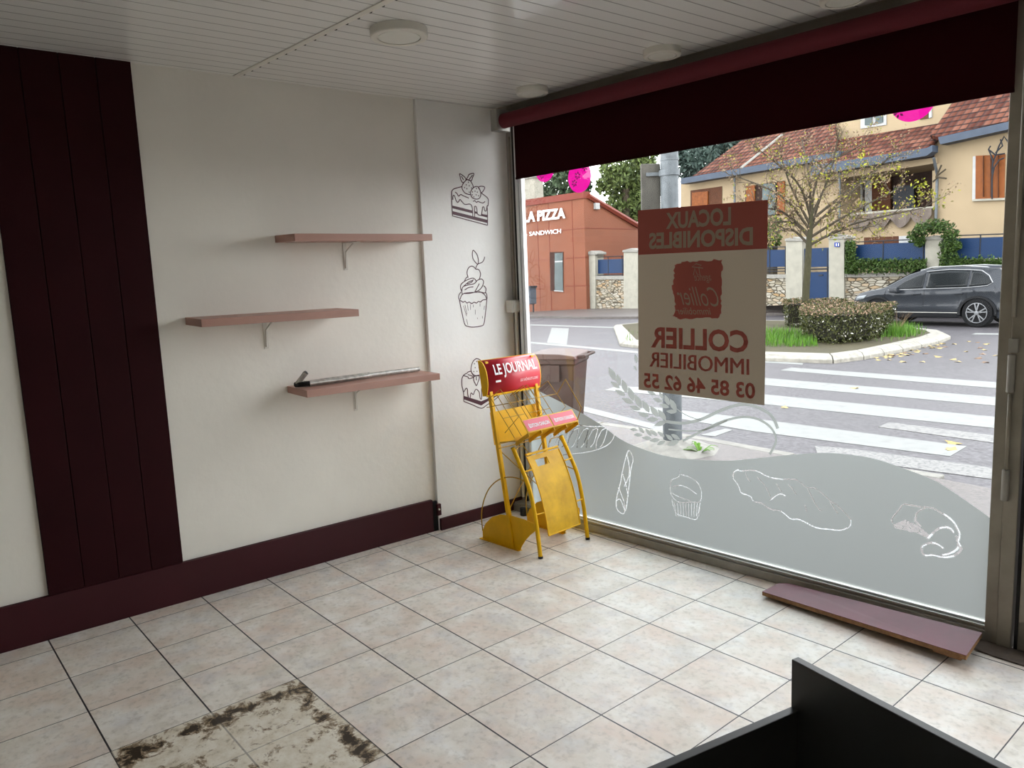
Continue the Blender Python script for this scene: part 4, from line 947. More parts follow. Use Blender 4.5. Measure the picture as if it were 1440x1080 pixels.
def m_stone():
    k = NM('rubble_stone_wall'); P = k.obj((.72, .72, 2.0)); v = k.n('TexVoronoi'); k.l(P, v.inputs['Vector']); v.feature = 'DISTANCE_TO_EDGE'; v2 = k.n('TexVoronoi'); k.l(P, v2.inputs['Vector'])
    h = k.n('SeparateXYZ'); k.l(v2.outputs['Color'], h.inputs[0])
    c = k.ramp(h.outputs[0], [(0, lin((190, 178, 152))), (.6, lin((230, 222, 204))), (.85, lin((214, 178, 132))), (1, lin((240, 234, 218)))])
    c = k.mix(k.ramp(v.outputs[0], [(.03, 1.0), (.10, 0.0)]), c, lin((108, 98, 82))); k.base(c); k.set(.9, spec=.1); k.bump(k.ramp(v.outputs[0], [(0, 0.0), (.12, 1.0)]), .6, .05); return k.m
M_stone = m_stone()
M_blue = mat('blue_painted_metal', (30, 66, 112), .5, var=.08, scale=2); M_pillar = mat('cream_rendered_pillar', (210, 205, 188), .85, var=.12, scale=5)
M_beige = mat('peach_render', (214, 190, 154), .85, var=.05, scale=2); M_fascia = mat('slate_blue_fascia', (92, 104, 122), .5, var=.12, scale=3)
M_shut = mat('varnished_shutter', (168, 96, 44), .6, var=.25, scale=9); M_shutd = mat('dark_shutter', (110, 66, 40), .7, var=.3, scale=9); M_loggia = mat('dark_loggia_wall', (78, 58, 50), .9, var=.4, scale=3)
M_clad = mat('rust_red_cladding', (172, 106, 78), .7, var=.1, scale=1.2); M_cladd = mat('rust_red_trim', (158, 72, 54), .6, var=.1, scale=4)
M_iron = mat('dark_iron', (54, 58, 66), .5); M_cloth = mat('grey_hanging_cloth', (150, 136, 126), .9, var=.15, scale=5); M_winw = mat('white_window_frame', (226, 226, 224), .5); M_pane = mat('dark_window_pane', (110, 124, 124), .12, var=.3, scale=2)

def slab(px, th, name, mt, parent, o=0, P_=None, bevel=0, side=-1):
    P2 = P_ or FEN; m = MB(); m.prism([P2.hit(u, v, o) for u, v in px], P2.n*th*(-side)); return m.build(name, mt, parent, bevel=bevel)
# stone wall sections, coping, pillars, panels
def wallsec(px, cop, label):
    e = tag(empty('garden_wall', fe(*px[3])), label, 'wall', 'stone garden wall sections along the street'); slab(px, .4, 'masonry', M_stone, e); slab(cop, .5, 'coping', M_kerb, e, -.05); return e
wallsec([(826, 392), (897, 392), (897, 440), (826, 440)], [(825, 388), (897, 388), (897, 393), (825, 393)], 'pale stone garden wall section right of the pizzeria corner')
wallsec([(897, 392), (1119, 391), (1119, 428), (897, 440)], [(897, 388), (1119, 386), (1119, 391), (897, 393)], 'stone garden wall section left of the blue gate')
wallsec([(1187, 389.5), (1303, 388), (1303, 420), (1187, 425)], [(1187, 385), (1303, 382.5), (1303, 388), (1187, 390)], 'stone garden wall section right of the blue gate')
wallsec([(1323, 369), (1440, 364), (1440, 408), (1323, 416)], [(1323, 366), (1440, 361), (1440, 365), (1323, 370)], 'stone garden wall section behind the grey car roof')
def pillar(x0, x1, vt, vb, label, cap=(3, 5)):
    e = tag(empty('gate_pillar', fe((x0+x1)/2, vb)), label, 'pillar', 'cream rendered pillars along the garden wall')
    slab([(x0, vt+cap[1]), (x1, vt+cap[1]), (x1, vb), (x0, vb)], .55, 'shaft', M_pillar, e, -.08)
    slab([(x0-2, vt+cap[1]), (x0-2, vt+2), ((x0+x1)/2, vt-1), (x1+2, vt+1.5), (x1+2, vt+cap[1])], .65, 'cap', M_kerb, e, -.13, bevel=.03); return e
pillar(824.5, 837, 353.5, 434, 'cream pillar at the pizzeria corner, leftmost of the wall')
pillar(877, 897, 350, 436, 'cream pillar left of the poster, right of the first blue panel')
pillar(1105, 1128, 334, 424, 'cream pillar on the left of the blue gate, beside the tree trunk')
p_ = pillar(1165.5, 1187, 331, 424, 'cream pillar on the right of the blue gate with a house number plate')
m = MB(); q4 = [fe(*q, -.1) for q in [(1174, 341), (1181, 341), (1181, 347), (1174, 347)]]; m.prism(q4, FNn*-.03); pl = m.build('number_plate', mat('blue_enamel', (44, 76, 190), .3), p_)
text('11', [fe(1175.6, 342.3, -.14), fe(1179.6, 342.1, -.14), fe(1179.6, 345.8, -.14), fe(1175.6, 345.9, -.14)], M_wprint, pl, bold=.02)
pillar(1301, 1324, 332, 414, 'cream pillar overgrown with ivy behind the grey car')
def panel(px, label, rail=True, name='blue_fence_panel'):
    e = tag(empty(name, fe(*px[3])), label, 'fence panel', 'blue metal fence panels'); slab(px, .04, 'sheet', M_blue, e, .1)
    m = MB(); a, b = fe(px[0][0], px[0][1]-4, .1), fe(px[1][0], px[1][1]-4, .1); m.tube([a, b], .02, 6)
    for t in (.03, .5, .97): m.tube([a.lerp(b, t), a.lerp(b, t) - UP*1.0], .02, 6)
    c, d = fe(px[3][0], px[3][1]+2.5, .1), fe(px[2][0], px[2][1]+2.5, .1); m.tube([c, d], .025, 6); m.tube([c-UP*.1, d-UP*.1], .02, 6); m.build('rail', M_iron, e); return e
panel([(835, 365.5), (876, 364), (876, 384), (835, 385)], 'blue metal fence panel between the pillars right of the pizzeria')
panel([(1060, 352), (1106, 351), (1106, 375), (1060, 376)], 'blue metal fence panel between the poster and the tree')
panel([(1187, 345), (1303, 340), (1303, 366), (1187, 371)], 'blue metal fence panel framed by ivy, right of the number plate')
panel([(1323, 336), (1440, 332), (1440, 363), (1323, 365.5)], 'blue metal fence panel above the grey car roof')
gt = tag(empty('blue_gate', fe(1148, 424)), 'blue metal garden gate between two cream pillars', 'gate')
slab([(1128, 350), (1166, 348), (1166, 375), (1128, 376)], .05, 'upper_sheet', M_blue, gt, .05); slab([(1128, 383), (1166, 382), (1166, 422), (1128, 424)], .05, 'lower_sheet', M_blue, gt, .05)
m = MB(); m.tube([fe(1128, 379, .07), fe(1166, 378, .07)], .03, 6); m.tube([fe(1130, 352, .07), fe(1130, 421, .07)], .03, 6); m.tube([fe(1164, 350, .07), fe(1164, 420, .07)], .03, 6); m.build('frame', M_iron, gt)
slab([(1151, 386), (1157, 385.8), (1157, 388), (1151, 388.2)], .06, 'letter_slot', M_iron, gt, .03)

# ivy (one object per plant)
def ivy(areas, n, s_, label, o0=-.25, o1=.05, P_=None, name='ivy', mt=None):
    m = MB(); P2 = P_ or FEN
    for i in range(n):
        a = random.choices(areas, [x[4] for x in areas])[0]; t = random.random(); u = a[0]+(a[1]-a[0])*t; v = a[2]+(a[3]-a[2])*random.random() + random.gauss(0, 1.5)
        leafquad(m, P2.hit(u, v, random.uniform(o0, o1)), s_)
    return tag(m.build(name, mt or ML_ivy), label, 'ivy')
ivy([(1189, 1203, 340, 372, 1), (1190, 1303, 365, 383, 3), (1188, 1206, 368, 384, 1)], 5000, .055, 'green ivy hanging in an L shape under and beside the blue panel')
def blob(m, c, r_, n, s_, mi=0, flat=1):
    for i in range(n):
        d = Vector((random.gauss(0, 1), random.gauss(0, 1), random.gauss(0, 1)*flat)).normalized()*r_*(random.random()**.45*1.12); leafquad(m, Vector(c)+d, s_, mi)
m = MB()
for u, v, r_ in ((1288, 332, .24), (1297, 323, .24), (1308, 319, .22), (1320, 318, .22), (1331, 323, .26), (1338, 332, .22), (1334, 345, .25), (1332, 357, .26), (1334, 367, .24), (1344, 369, .18), (1293, 340, .16), (1346, 346, .12)):
    blob(m, fe(u, v, -.2), r_, 240, .06)
for i in range(900): leafquad(m, fe(random.uniform(1340, 1420), random.gauss(370, 4), -.2), .055)
tag(m.build('ivy', ML_ivy), 'bushy green ivy over the pillar behind the grey car', 'ivy')

# ---- pizzeria
PZ = Plane(at(823, 360, 37.3), Vector((-.0537, 1, 0))); PC = PZ.hit(823, 360)
pz_ = tag(empty('pizzeria', PZ.hit(780, 441)), 'single-storey rust red clad pizzeria building across the street at the left', 'building')
zt_ = PZ.hit(823, 277).z; zb_ = PZ.hit(823, 442).z - .1
SD2 = Plane(PC, Vector((1, .06, 0)))          # right-hand side face
sl = [SD2.hit(823, 277), SD2.hit(829, 277), SD2.hit(897, 318)]
m = MB(); c0 = Vector((PC.x, PC.y, zb_)); lw = GDIR*-14; bk = Vector((-.06, 1, 0)).normalized()
e1 = sl[2]; L1 = (Vector((e1.x, e1.y, 0)) - Vector((PC.x, PC.y, 0))).length
sidep = [c0, c0 + bk*L1*1.3, Vector((*(c0+bk*L1*1.3).to_2d(), e1.z-.5*.3)), Vector((e1.x, e1.y, e1.z)), Vector((*(c0+bk*.6).to_2d(), zt_)), Vector((PC.x, PC.y, zt_))]
m.prism(sidep, lw); m.build('cladding', M_clad, pz_)
m = MB(); m.obox(Vector((PC.x, PC.y, zt_-.05)) - WIN.n*.08 + GDIR*.06, lw, WIN.n*.5, UP*.32); m.tube([Vector((PC.x, PC.y, zt_+.06)) + bk*.3 + GDIR*.03, Vector((e1.x, e1.y, e1.z+.0)) + GDIR*.03], .15, 6); m.build('parapet', M_cladd, pz_)
m = MB()
for v in (321, 362, 402): a = PZ.hit(823, v); m.obox(Vector((PC.x, PC.y, a.z)) - WIN.n*.012, lw, WIN.n*.02, UP*.03); m.obox(Vector((PC.x, PC.y, a.z)) + GDIR*.0, bk*L1, GDIR*.012, UP*.03)
for u in (806, 773, 757): a = PZ.hit(u, 360); m.obox(Vector((a.x, a.y, zb_)) - WIN.n*.012, GDIR*.03, WIN.n*.02, UP*(zt_-zb_))
m.build('cladding_joint', M_cladd, pz_)
wq = [(776, 354.5), (791.5, 354), (792, 410), (778.5, 409.5)]
m = MB(); m.prism([PZ.hit(u, v, -.03) for u, v in [(773, 354.5), (792, 354), (792, 410.5), (774, 409)]], WIN.n*.02); w_ = m.build('window', mat('window_reveal', (84, 50, 40), .8), pz_)
m = MB(); m.prism([PZ.hit(u, v, -.05) for u, v in [(780, 356), (791, 355.5), (791.5, 409), (780, 408)]], WIN.n*.015); m.build('pane', M_pane, w_)
m = MB(); m.prism([PZ.hit(u, v, -.07) for u, v in [(780, 367), (791, 366.5), (791, 368.5), (780, 369)]], WIN.n*.015); m.prism([PZ.hit(u, v, -.07) for u, v in [(779, 408), (792, 409), (792, 410.5), (779, 409.5)]], WIN.n*.015); m.build('window_bar', M_winw, w_)
text('LA PIZZA', [PZ.hit(736.5, 298.2, -.12), PZ.hit(794.4, 292.2, -.12), PZ.hit(794.4, 306.8, -.12), PZ.hit(736.5, 313.2, -.12)], M_wprint, pz_, name='shop_lettering', bold=.03, thick=WIN.n*.03)
text('- SANDWICH', [PZ.hit(739.4, 326.6, -.1), PZ.hit(788.6, 321.8, -.1), PZ.hit(788.6, 328, -.1), PZ.hit(739.4, 332.2, -.1)], M_wprint, pz_, name='shop_lettering', bold=-.005, thick=WIN.n*.02)
m = MB(); a = SD2.hit(838, 290, .02); m.box(a, (.25, .3, .3)); m.build('alarm_box', M_winw, pz_)
ch = tag(empty('chimney_block', at(752, 285, 60)), 'pale rendered chimney block rising behind the pizzeria roof at the left', 'chimney')
a = at(752, 300, 52); m = MB(); m.box((a.x, a.y, (a.z+2.3)/2-.3), (1.0, .8, a.z+2.3+.6)); m.build('stack', M_pillar, ch); m = MB(); m.box(a + UP*2.35, (1.25, 1.0, .12)); m.build('cap_slab', M_kerb, ch); m = MB(); m.tube([a + UP*2.4, a + UP*3.6], .12, 10); m.build('pot', M_beige, ch)
lb = tag(empty('litter_bin', rd(753, 441)), 'small grey street litter bin on a post in front of the pizzeria', 'bin')
a = PZ.hit(750, 437, -2.2); D_ = 1
m = MB(); m.tube([Vector((a.x, a.y, a.z-.15)), Vector((a.x, a.y, a.z+1.0))], .04, 8); m.build('post', M_iron, lb)
m = MB(); m.box((a.x-.05, a.y-.1, a.z+.72), (.42, .4, .78)); m.build('body', mat('grey_blue_plastic', (96, 104, 116), .5), lb, bevel=.03)
m = MB(); m.box((a.x-.05, a.y-.1, a.z+1.16), (.5, .46, .1)); m.build('lid', M_iron, lb, bevel=.02)

# ---- house
HP = Plane(FEN.P + FNn*3.2, FNn)                    # main right-hand front
def hp(u, v, o=0): return HP.hit(u, v, o)
hs = tag(empty('house', hp(1300, 330)), 'large peach rendered house with tiled roofs and loggia behind the blue fence', 'house')
def m_tiles():
    k = NM('red_roof_tiles'); g_ = k.n('UVMap'); s = k.n('SeparateXYZ'); k.l(g_.outputs[0], s.inputs[0]); x, y = s.outputs[0], s.outputs[1]
    fy = k.math('FRACT', k.math('MULTIPLY', y, 3.0)); fx = k.math('FRACT', k.math('MULTIPLY', x, 4.0)); cb = k.n('CombineXYZ'); k.l(k.math('FLOOR', k.math('MULTIPLY', x, 4.0)), cb.inputs[0]); k.l(k.math('FLOOR', k.math('MULTIPLY', y, 3.0)), cb.inputs[1])
    wn_ = k.n('TexWhiteNoise'); k.l(cb.outputs[0], wn_.inputs['Vector'])
    c = k.ramp(wn_.outputs['Value'], [(0, lin((104, 54, 40))), (.5, lin((134, 78, 58))), (1, lin((162, 106, 84)))])
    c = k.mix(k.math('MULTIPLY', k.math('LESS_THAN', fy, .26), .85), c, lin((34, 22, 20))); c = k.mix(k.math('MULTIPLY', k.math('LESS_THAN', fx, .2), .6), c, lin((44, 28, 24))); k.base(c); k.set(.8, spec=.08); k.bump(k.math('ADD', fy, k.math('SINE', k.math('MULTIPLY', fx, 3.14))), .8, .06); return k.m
M_tile = m_tiles()
def roof(px, eave_uv, pitch, th=.14, name='roof', flip=0):
    """px outline on the tilted plane through the eave point; pitch in degrees away from the street"""
    P0 = hp(*eave_uv[:2], eave_uv[2]); nn = (UP*math.cos(R(pitch)) - FNn*math.sin(R(pitch))).normalized(); pl_ = Plane(P0, nn)
    pts = [pl_.hit(*q) for q in px]; ax_ = FD; ay = ax_.cross(nn).normalized(); m = MB(); m.prism(pts, -nn*th); o = m.build(name, M_tile, hs)
    uv = o.data.uv_layers.new(name='UVMap')
    for lp in o.data.loops:
        q = o.data.vertices[lp.vertex_index].co - P0; uv.data[lp.index].uv = (q.dot(ax_), q.dot(ay))
    return o
# right wing
slab([(1314, 198), (1440, 172), (1440, 420), (1314, 425)], 4, 'wall', M_beige, hs, 0, HP)
slab([(1319, 193), (1440, 166), (1440, 177), (1322, 203)], .5, 'fascia', M_fascia, hs, -.55, HP)
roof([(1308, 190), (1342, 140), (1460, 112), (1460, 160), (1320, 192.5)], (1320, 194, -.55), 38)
sw_ = slab([(1372, 219), (1413.5, 217), (1412, 279), (1371.5, 280.5)], .06, 'shutter', M_shut, hs, -.03, HP)
m = MB()
for u in (1382, 1392.5, 1403): m.obox(hp(u, 219, -.1), FD*.02, FNn*.05, hp(1392, 278)-hp(1392, 220))
m.build('shutter_batten', M_shutd, sw_)
slab([(1368, 280), (1417, 278), (1417, 281), (1367, 283)], .1, 'window_sill', M_pillar, hs, -.1, HP)
slab([(1368, 220), (1372, 219.6), (1371.5, 281), (1367, 281.5)], .04, 'window_jamb', M_winw, hs, -.02, HP)
# loggia
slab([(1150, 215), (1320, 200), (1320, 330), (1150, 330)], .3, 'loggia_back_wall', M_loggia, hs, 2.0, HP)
slab([(1150, 303), (1313, 293), (1313, 425), (1150, 425)], .3, 'loggia_parapet', M_beige, hs, .02, HP)
slab([(1150, 243), (1318, 221), (1318, 229), (1150, 256)], 2.0, 'loggia_soffit', M_beige, hs, -.1, HP)
slab([(1140, 233), (1303, 208), (1311, 204), (1311, 213), (1303, 219), (1140, 247)], .4, 'fascia', M_fascia, hs, -.75, HP)
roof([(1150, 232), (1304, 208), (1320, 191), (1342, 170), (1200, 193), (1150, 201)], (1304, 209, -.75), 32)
slab([(1311, 240), (1316, 240), (1316, 305), (1311, 305)], .3, 'loggia_post', M_beige, hs, .02, HP)
m = MB(); m.tube([hp(1313, 222, -.55), hp(1318, 245, -.12), hp(1316, 312, -.12)], .05, 8); m.build('downpipe', M_gal, hs)
m = MB(); m.tube([hp(1181, 226, -.3), hp(1180, 330, -.12)], .05, 8); m.build('downpipe', M_gal, hs)
for x0, x1, v0, v1 in ((1203, 1212, 248, 300), (1216, 1226, 247, 300)): slab([(x0, v0), (x1, v0-1), (x1, v1), (x0, v1)], .1, 'loggia_door', M_winw, hs, 1.8, HP)
slab([(1226, 246), (1252, 243), (1252, 300), (1226, 300)], .1, 'loggia_door', M_shutd, hs, 1.8, HP)
slab([(1256, 262), (1285, 260), (1285, 296), (1256, 296)], .1, 'loggia_blind', M_iron, hs, 1.7, HP)
# parapet cloth with scalloped foot
m = MB(); rows = []; 
for r_ in range(2):
    row = []
    for i in range(49):
        t = i/48; u = 1195+t*115; vt = 303-t*11; sc_ = abs(math.sin(t*math.pi*4)); vb = vt + 10 + 14*sc_; row.append(hp(u, vt if r_ == 0 else vb, -.12-.06*math.sin(t*40)))
    rows.append(row)
m.grid(rows); o = m.build('balcony_cloth', M_cloth, hs); md = o.modifiers.new('s', 'SOLIDIFY'); md.thickness = .03
slab([(1195, 300), (1313, 290), (1313, 293), (1195, 303)], .45, 'parapet_rail', M_pillar, hs, -.1, HP)
slab([(1215, 334), (1264, 332), (1264, 344), (1215, 344)], .1, 'cellar_window', M_shutd, hs, -.03, HP)
slab([(1264, 332), (1285, 331), (1285, 344), (1264, 344)], .1, 'window_jamb', M_winw, hs, -.03, HP)
# upper storey
U3 = 1.9
slab([(1170, 150), (1344, 125), (1344, 178), (1170, 206)], 3, 'upper_wall', M_beige, hs, U3, HP)
slab([(1160, 201.5), (1344, 172.5), (1344, 175.5), (1160, 205)], .2, 'flashing', M_fascia, hs, U3-.15, HP)
uw = slab([(1210, 150), (1246, 145), (1246, 175.5), (1210, 181)], .1, 'window', M_winw, hs, U3-.05, HP); slab([(1216, 150), (1226, 149), (1226, 175), (1216, 176)], .08, 'pane', M_pane, uw, U3-.1, HP); slab([(1231, 150), (1241, 149), (1241, 172), (1231, 174)], .08, 'pane', M_pane, uw, U3-.1, HP)
slab([(1293, 140), (1305, 138), (1305, 166), (1293, 168)], .08, 'shutter', M_shutd, hs, U3-.06, HP); slab([(1306, 138), (1310, 137), (1310, 165), (1306, 166)], .08, 'window_jamb', M_winw, hs, U3-.06, HP)
m = MB(); m.tube([hp(1343, 120, U3-.2), hp(1342, 170, U3-.2)], .05, 8); m.tube([hp(1342, 168, U3-.2), hp(1350, 178, .6)], .05, 8); m.build('downpipe', M_gal, hs)
slab([(1150, 150), (1180, 146), (1169, 168), (1169, 205), (1160, 206)], .5, 'upper_wall', M_beige, hs, U3+1.2, HP)
# left wing
slab([(957, 258), (1180, 225), (1180, 425), (957, 425)], 4, 'wall', M_beige, hs, .3, HP)
slab([(957, 251), (1180, 212), (1180, 222), (957, 259)], .5, 'fascia', M_fascia, hs, -.3, HP)
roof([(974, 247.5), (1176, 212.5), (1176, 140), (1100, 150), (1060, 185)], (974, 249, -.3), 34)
m = MB(); m.tube([hp(1042, 237, -.3), hp(1100, 190, 1.9)], .07, 6); m.build('ridge_tile', M_kerb, hs)
g1 = slab([(971, 268), (1015, 262), (1015, 290), (971, 292)], .1, 'window_reveal', M_shutd, hs, .27, HP); slab([(973, 271), (995, 269), (995, 292), (973, 292)], .06, 'shutter', M_shut, g1, .2, HP)
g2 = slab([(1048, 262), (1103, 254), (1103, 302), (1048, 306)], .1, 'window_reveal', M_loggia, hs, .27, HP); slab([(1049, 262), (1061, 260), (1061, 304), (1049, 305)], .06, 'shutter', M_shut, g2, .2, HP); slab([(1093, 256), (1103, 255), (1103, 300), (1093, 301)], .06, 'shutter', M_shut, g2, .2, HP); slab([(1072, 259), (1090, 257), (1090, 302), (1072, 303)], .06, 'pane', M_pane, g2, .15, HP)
m = MB(); m.tube([hp(1033, 250, .1), hp(1033, 330, .1)], .05, 8); m.build('downpipe', M_gal, hs)
sl_ = slab([(1160, 160), (1172, 158), (1172, 168), (1160, 170)], .05, 'roof_window', M_winw, hs, 2.6, HP)
# climbing wire ornament on the right wing
m = MB()
for L in ([(1395, 280), (1395, 250), (1398, 235), (1405, 225), (1412, 222)], [(1395, 245), (1396, 225), (1390, 210), (1393, 205)], [(1396, 230), (1405, 205), (1412, 192), (1418, 200)], [(1390, 210), (1400, 218), (1413, 216)], [(1400, 215), (1410, 205), (1407, 196)]):
    m.tube([hp(u, v, -.25) for u, v in L], .025, 5)
tag(m.build('wrought_iron_ornament', M_iron), 'dark curled iron ornament in front of the shuttered window at the right', 'ornament')
m = MB()
for L in ([(1316, 250), (1324, 232)], [(1317, 248), (1330, 238)], [(1317, 249), (1331, 251)], [(1312, 256), (1318, 250)]): m.tube([hp(u, v, -.3) for u, v in L], .03, 5)
tag(m.build('bare_twigs', M_bark2), 'small bunch of bare twigs beside the loggia downpipe', 'twigs')

# ================================================================ CAR
CD = (FD*-1).normalized()                        # heading, to the left
rw = rd(1372.5, 460.5); 
CN = Vector((-CD.y, CD.x, 0)); CN = CN if CN.y > 0 else -CN     # towards the far side
car = tag(empty('parked_car', rw), 'dark grey SUV parked across the street, facing left, partly behind the hedge', 'car')
X_RW = .98 + 0.0   # rear axle from rear bumper
def cp(x, y, z): return rw + CD*((x-X_RW)*1.04) + CN*(y+.93) + UP*(z*.968)   # x from rear bumper, y 0 = centre
Lc, WB = 4.54, 2.68
M_car = mat('dark_grey_car_paint', (66, 70, 77), .3, metal=.15, var=.04, coat=.35); M_cg = mat('tinted_car_glass', (44, 48, 50), .1, var=.05); M_tyre = mat('tyre_rubber', (34, 34, 36), .8); M_rim = mat('bright_alloy', (200, 202, 206), .25, metal=.6); M_plas = mat('black_plastic_trim', (38, 39, 42), .6); M_chr = mat('chrome_trim', (232, 232, 232), .3, metal=.6); M_head = mat('headlight_glass', (190, 196, 200), .1)
def interp(T_, x):
    if x <= T_[0][0]: return T_[0][1]
    for (a, b), (c, d) in zip(T_[:-1], T_[1:]):
        if x <= c:
            t = (x-a)/(c-a); return b+(d-b)*t
    return T_[-1][1]
ztop = [(0, .95), (.04, 1.08), (.12, 1.14), (.2, 1.26), (.42, 1.50), (.6, 1.60), (1.0, 1.645), (1.5, 1.66), (2.1, 1.655), (2.5, 1.61), (2.85, 1.50), (3.2, 1.30), (3.5, 1.12), (3.62, 1.08), (4.0, 1.02), (4.3, .94), (4.46, .82), (4.54, .62)]
zbot0 = [(0, .42), (.1, .32), (.4, .26), (4.2, .24), (4.45, .30), (4.54, .42)]
def zbot(x):
    z = interp(zbot0, x)
    for ax_ in (X_RW, X_RW+WB):
        d = abs(x-ax_)
        if d < .44: z = max(z, .40+math.sqrt(.44**2-d*d))
    return z
belt = [(0, 1.08), (1.0, 1.04), (3.4, .97), (4.54, .80)]
def hw(x, z):
    b = interp(belt, x); e = 1
    if x < .5: e = 1-.13*((.5-x)/.5)**2
    if x > 3.8: e = 1-.24*((x-3.8)/.74)**2
    h = .92*e
    if z > b: h -= (z-b)*.38 + .015
    elif z < .5: h -= (.5-z)*.12
    else: h -= .02*math.sin((z-.5)/(b-.5)*math.pi)
    return h
xs = sorted(set([round(i*.045, 3) for i in range(101)] + [4.54]))
m = MB()
for s_ in (-1, 1):
    rows = []
    for x in xs:
        zb, zt2 = zbot(x), interp(ztop, x); zt2 = max(zt2, zb+.02)
        rows.append([cp(x, s_*hw(x, zb+(zt2-zb)*t/16), zb+(zt2-zb)*t/16) for t in range(17)])
    m.grid(rows)
rows = []
for x in xs:
    zt2 = interp(ztop, x); h = hw(x, zt2); rows.append([cp(x, h*math.sin(a), zt2 + .045*(math.cos(a)**.5 if math.cos(a) > 0 else 0)) for a in [R(-90+15*i) for i in range(13)]])
m.grid(rows)
for x in (0, Lc):
    zb, zt2 = zbot(x), interp(ztop, x); m.add([cp(x, -hw(x, zb), zb), cp(x, hw(x, zb), zb), cp(x, hw(x, zt2), zt2), cp(x, -hw(x, zt2), zt2)], [(0, 1, 2, 3)])
m.build('body', M_car, car, auto=35)
m = MB(); m.obox(cp(.35, -.8, .3), cp(4.2, -.8, .3)-cp(.35, -.8, .3), CN*1.6, UP*.1); m.obox(cp(.45, -.6, .3), cp(4.1, -.6, .3)-cp(.45, -.6, .3), CN*1.2, UP*.5); m.build('underbody', M_plas, car)
def patch(pts, name, mt, off=.010, s_=-1, par=None):   # polygon given in (x, z) laid on the car side in fine strips
    m = MB(); x0 = min(q[0] for q in pts)+1e-4; x1 = max(q[0] for q in pts)-1e-4; N = max(4, int((x1-x0)/.05)); rows = []
    for i in range(N+1):
        x = x0+(x1-x0)*i/N; zz = []
        for (a, b), (c, d) in zip(pts, pts[1:]+pts[:1]):
            if (a <= x) != (c <= x): zz.append(b+(d-b)*(x-a)/(c-a))
        lo, hi = min(zz), max(zz); rows.append([cp(x, s_*(hw(x, lo+(hi-lo)*k/6)+off), lo+(hi-lo)*k/6) for k in range(7)])
    m.grid(rows); o = m.build(name, mt, par or car, smooth=True); md = o.modifiers.new('s', 'SOLIDIFY'); md.thickness = .006; md.offset = 0; return o
for s_ in (-1, 1):
    patch([(3.22, 1.08), (2.42, 1.10), (2.42, 1.55), (2.62, 1.50), (2.95, 1.32)], 'front_side_window', M_cg, s_=s_)
    patch([(2.33, 1.10), (1.28, 1.13), (1.28, 1.575), (1.8, 1.60), (2.33, 1.57)], 'rear_side_window', M_cg, s_=s_)
    patch([(1.22, 1.13), (.78, 1.18), (.70, 1.25), (.82, 1.42), (1.0, 1.54), (1.22, 1.575)], 'quarter_window', M_cg, s_=s_)
    m = MB(); L = [(3.38, 1.06), (2.37, 1.085), (1.25, 1.11), (.78, 1.155), (.66, 1.24), (.78, 1.43), (.98, 1.57), (1.3, 1.605), (1.8, 1.625), (2.4, 1.585)]
    m.tube([cp(x, s_*(hw(x, z)+.01), z) for x, z in L], .012, 6); m.build('window_trim', M_chr, car)
    m = MB(); m.tube([cp(x, s_*(hw(x, z)-.05), z) for x, z in [(.75, 1.60), (.9, 1.66), (1.5, 1.715), (2.3, 1.70), (2.6, 1.62)]], .018, 8); m.build('roof_rail', M_chr, car)
    m = MB(); m.tube([cp(x, s_*(hw(x, .40)+.006), .40) for x in [1.45, 2.2, 3.2]], .012, 6); m.build('sill_trim', M_alu, car)
    patch([(1.45, .26), (3.2, .26), (3.2, .37), (1.45, .38)], 'sill_cladding', M_plas, s_=s_)
    for x_, lab in ((2.55, 'h'), (1.45, 'h')):
        m = MB(); m.tube([cp(x_+.11, s_*(hw(x_, .93)+.028), .93), cp(x_-.11, s_*(hw(x_, .94)+.028), .945)], .016, 8); m.build('door_handle', M_car, car)
    m = MB()
    for x_ in (2.36, 1.26, 3.45): m.tube([cp(x_ if z > .6 else x_+.02, s_*(hw(x_, z)+.001), z) for z in (.40, .6, .8, .95, 1.05)], .005, 5)
    m.build('door_gap', M_dark, car)
    m = MB(); m.box((0, 0, 0), (.24, .18, .16)); m.v = [cp(3.12, s_*1.04, 1.07) + CD*q.x + CN*q.y + UP*q.z for q in m.v]; mr = m.build('mirror', M_car, car, bevel=.035, seg=3)
    for ax_ in (X_RW, X_RW+WB):
        m = MB(); rows = []
        for r_ in (.415, .48): rows.append([cp(ax_+math.cos(a)*r_, s_*(hw(ax_, .6)+.012), .40+math.sin(a)*r_) for a in [R(-8+14*i) for i in range(15)]])
        m.grid(rows); o = m.build('arch_trim', M_plas, car); md = o.modifiers.new('s', 'SOLIDIFY'); md.thickness = .02
        yo = s_*.93; wheel = MB(); c = cp(ax_, yo-s_*.11, 0) + UP*.392
        wheel.lathe([(.27, -.11), (.375, -.11), (.392, -.09), (.392, .09), (.375, .11), (.27, .11)], c, CN, 40); wh = wheel.build('wheel', M_tyre, car, auto=40)
        oc = c + CN*s_*.113; m = MB(); m.lathe([(.265, -.01), (.275, .02), (.255, .02), (.248, -.01)], oc, CN*s_, 40)
        for k_ in range(5):
            a = 2*math.pi*k_/5+.3
            for da_ in (-.2, .2):
                d = CD*math.cos(a+da_)+UP*math.sin(a+da_); d0 = CD*math.cos(a)+UP*math.sin(a); q = CN.cross(d)*.016
                m.prism([oc+d0*.05-q, oc+d0*.05+q, oc+d*.262+q, oc+d*.262-q], CN*s_*.018)
        m.lathe([(.06, 0), (.055, .024), (0.001, .026)], oc, CN*s_, 20); m.build('alloy_rim', M_rim, wh)
        
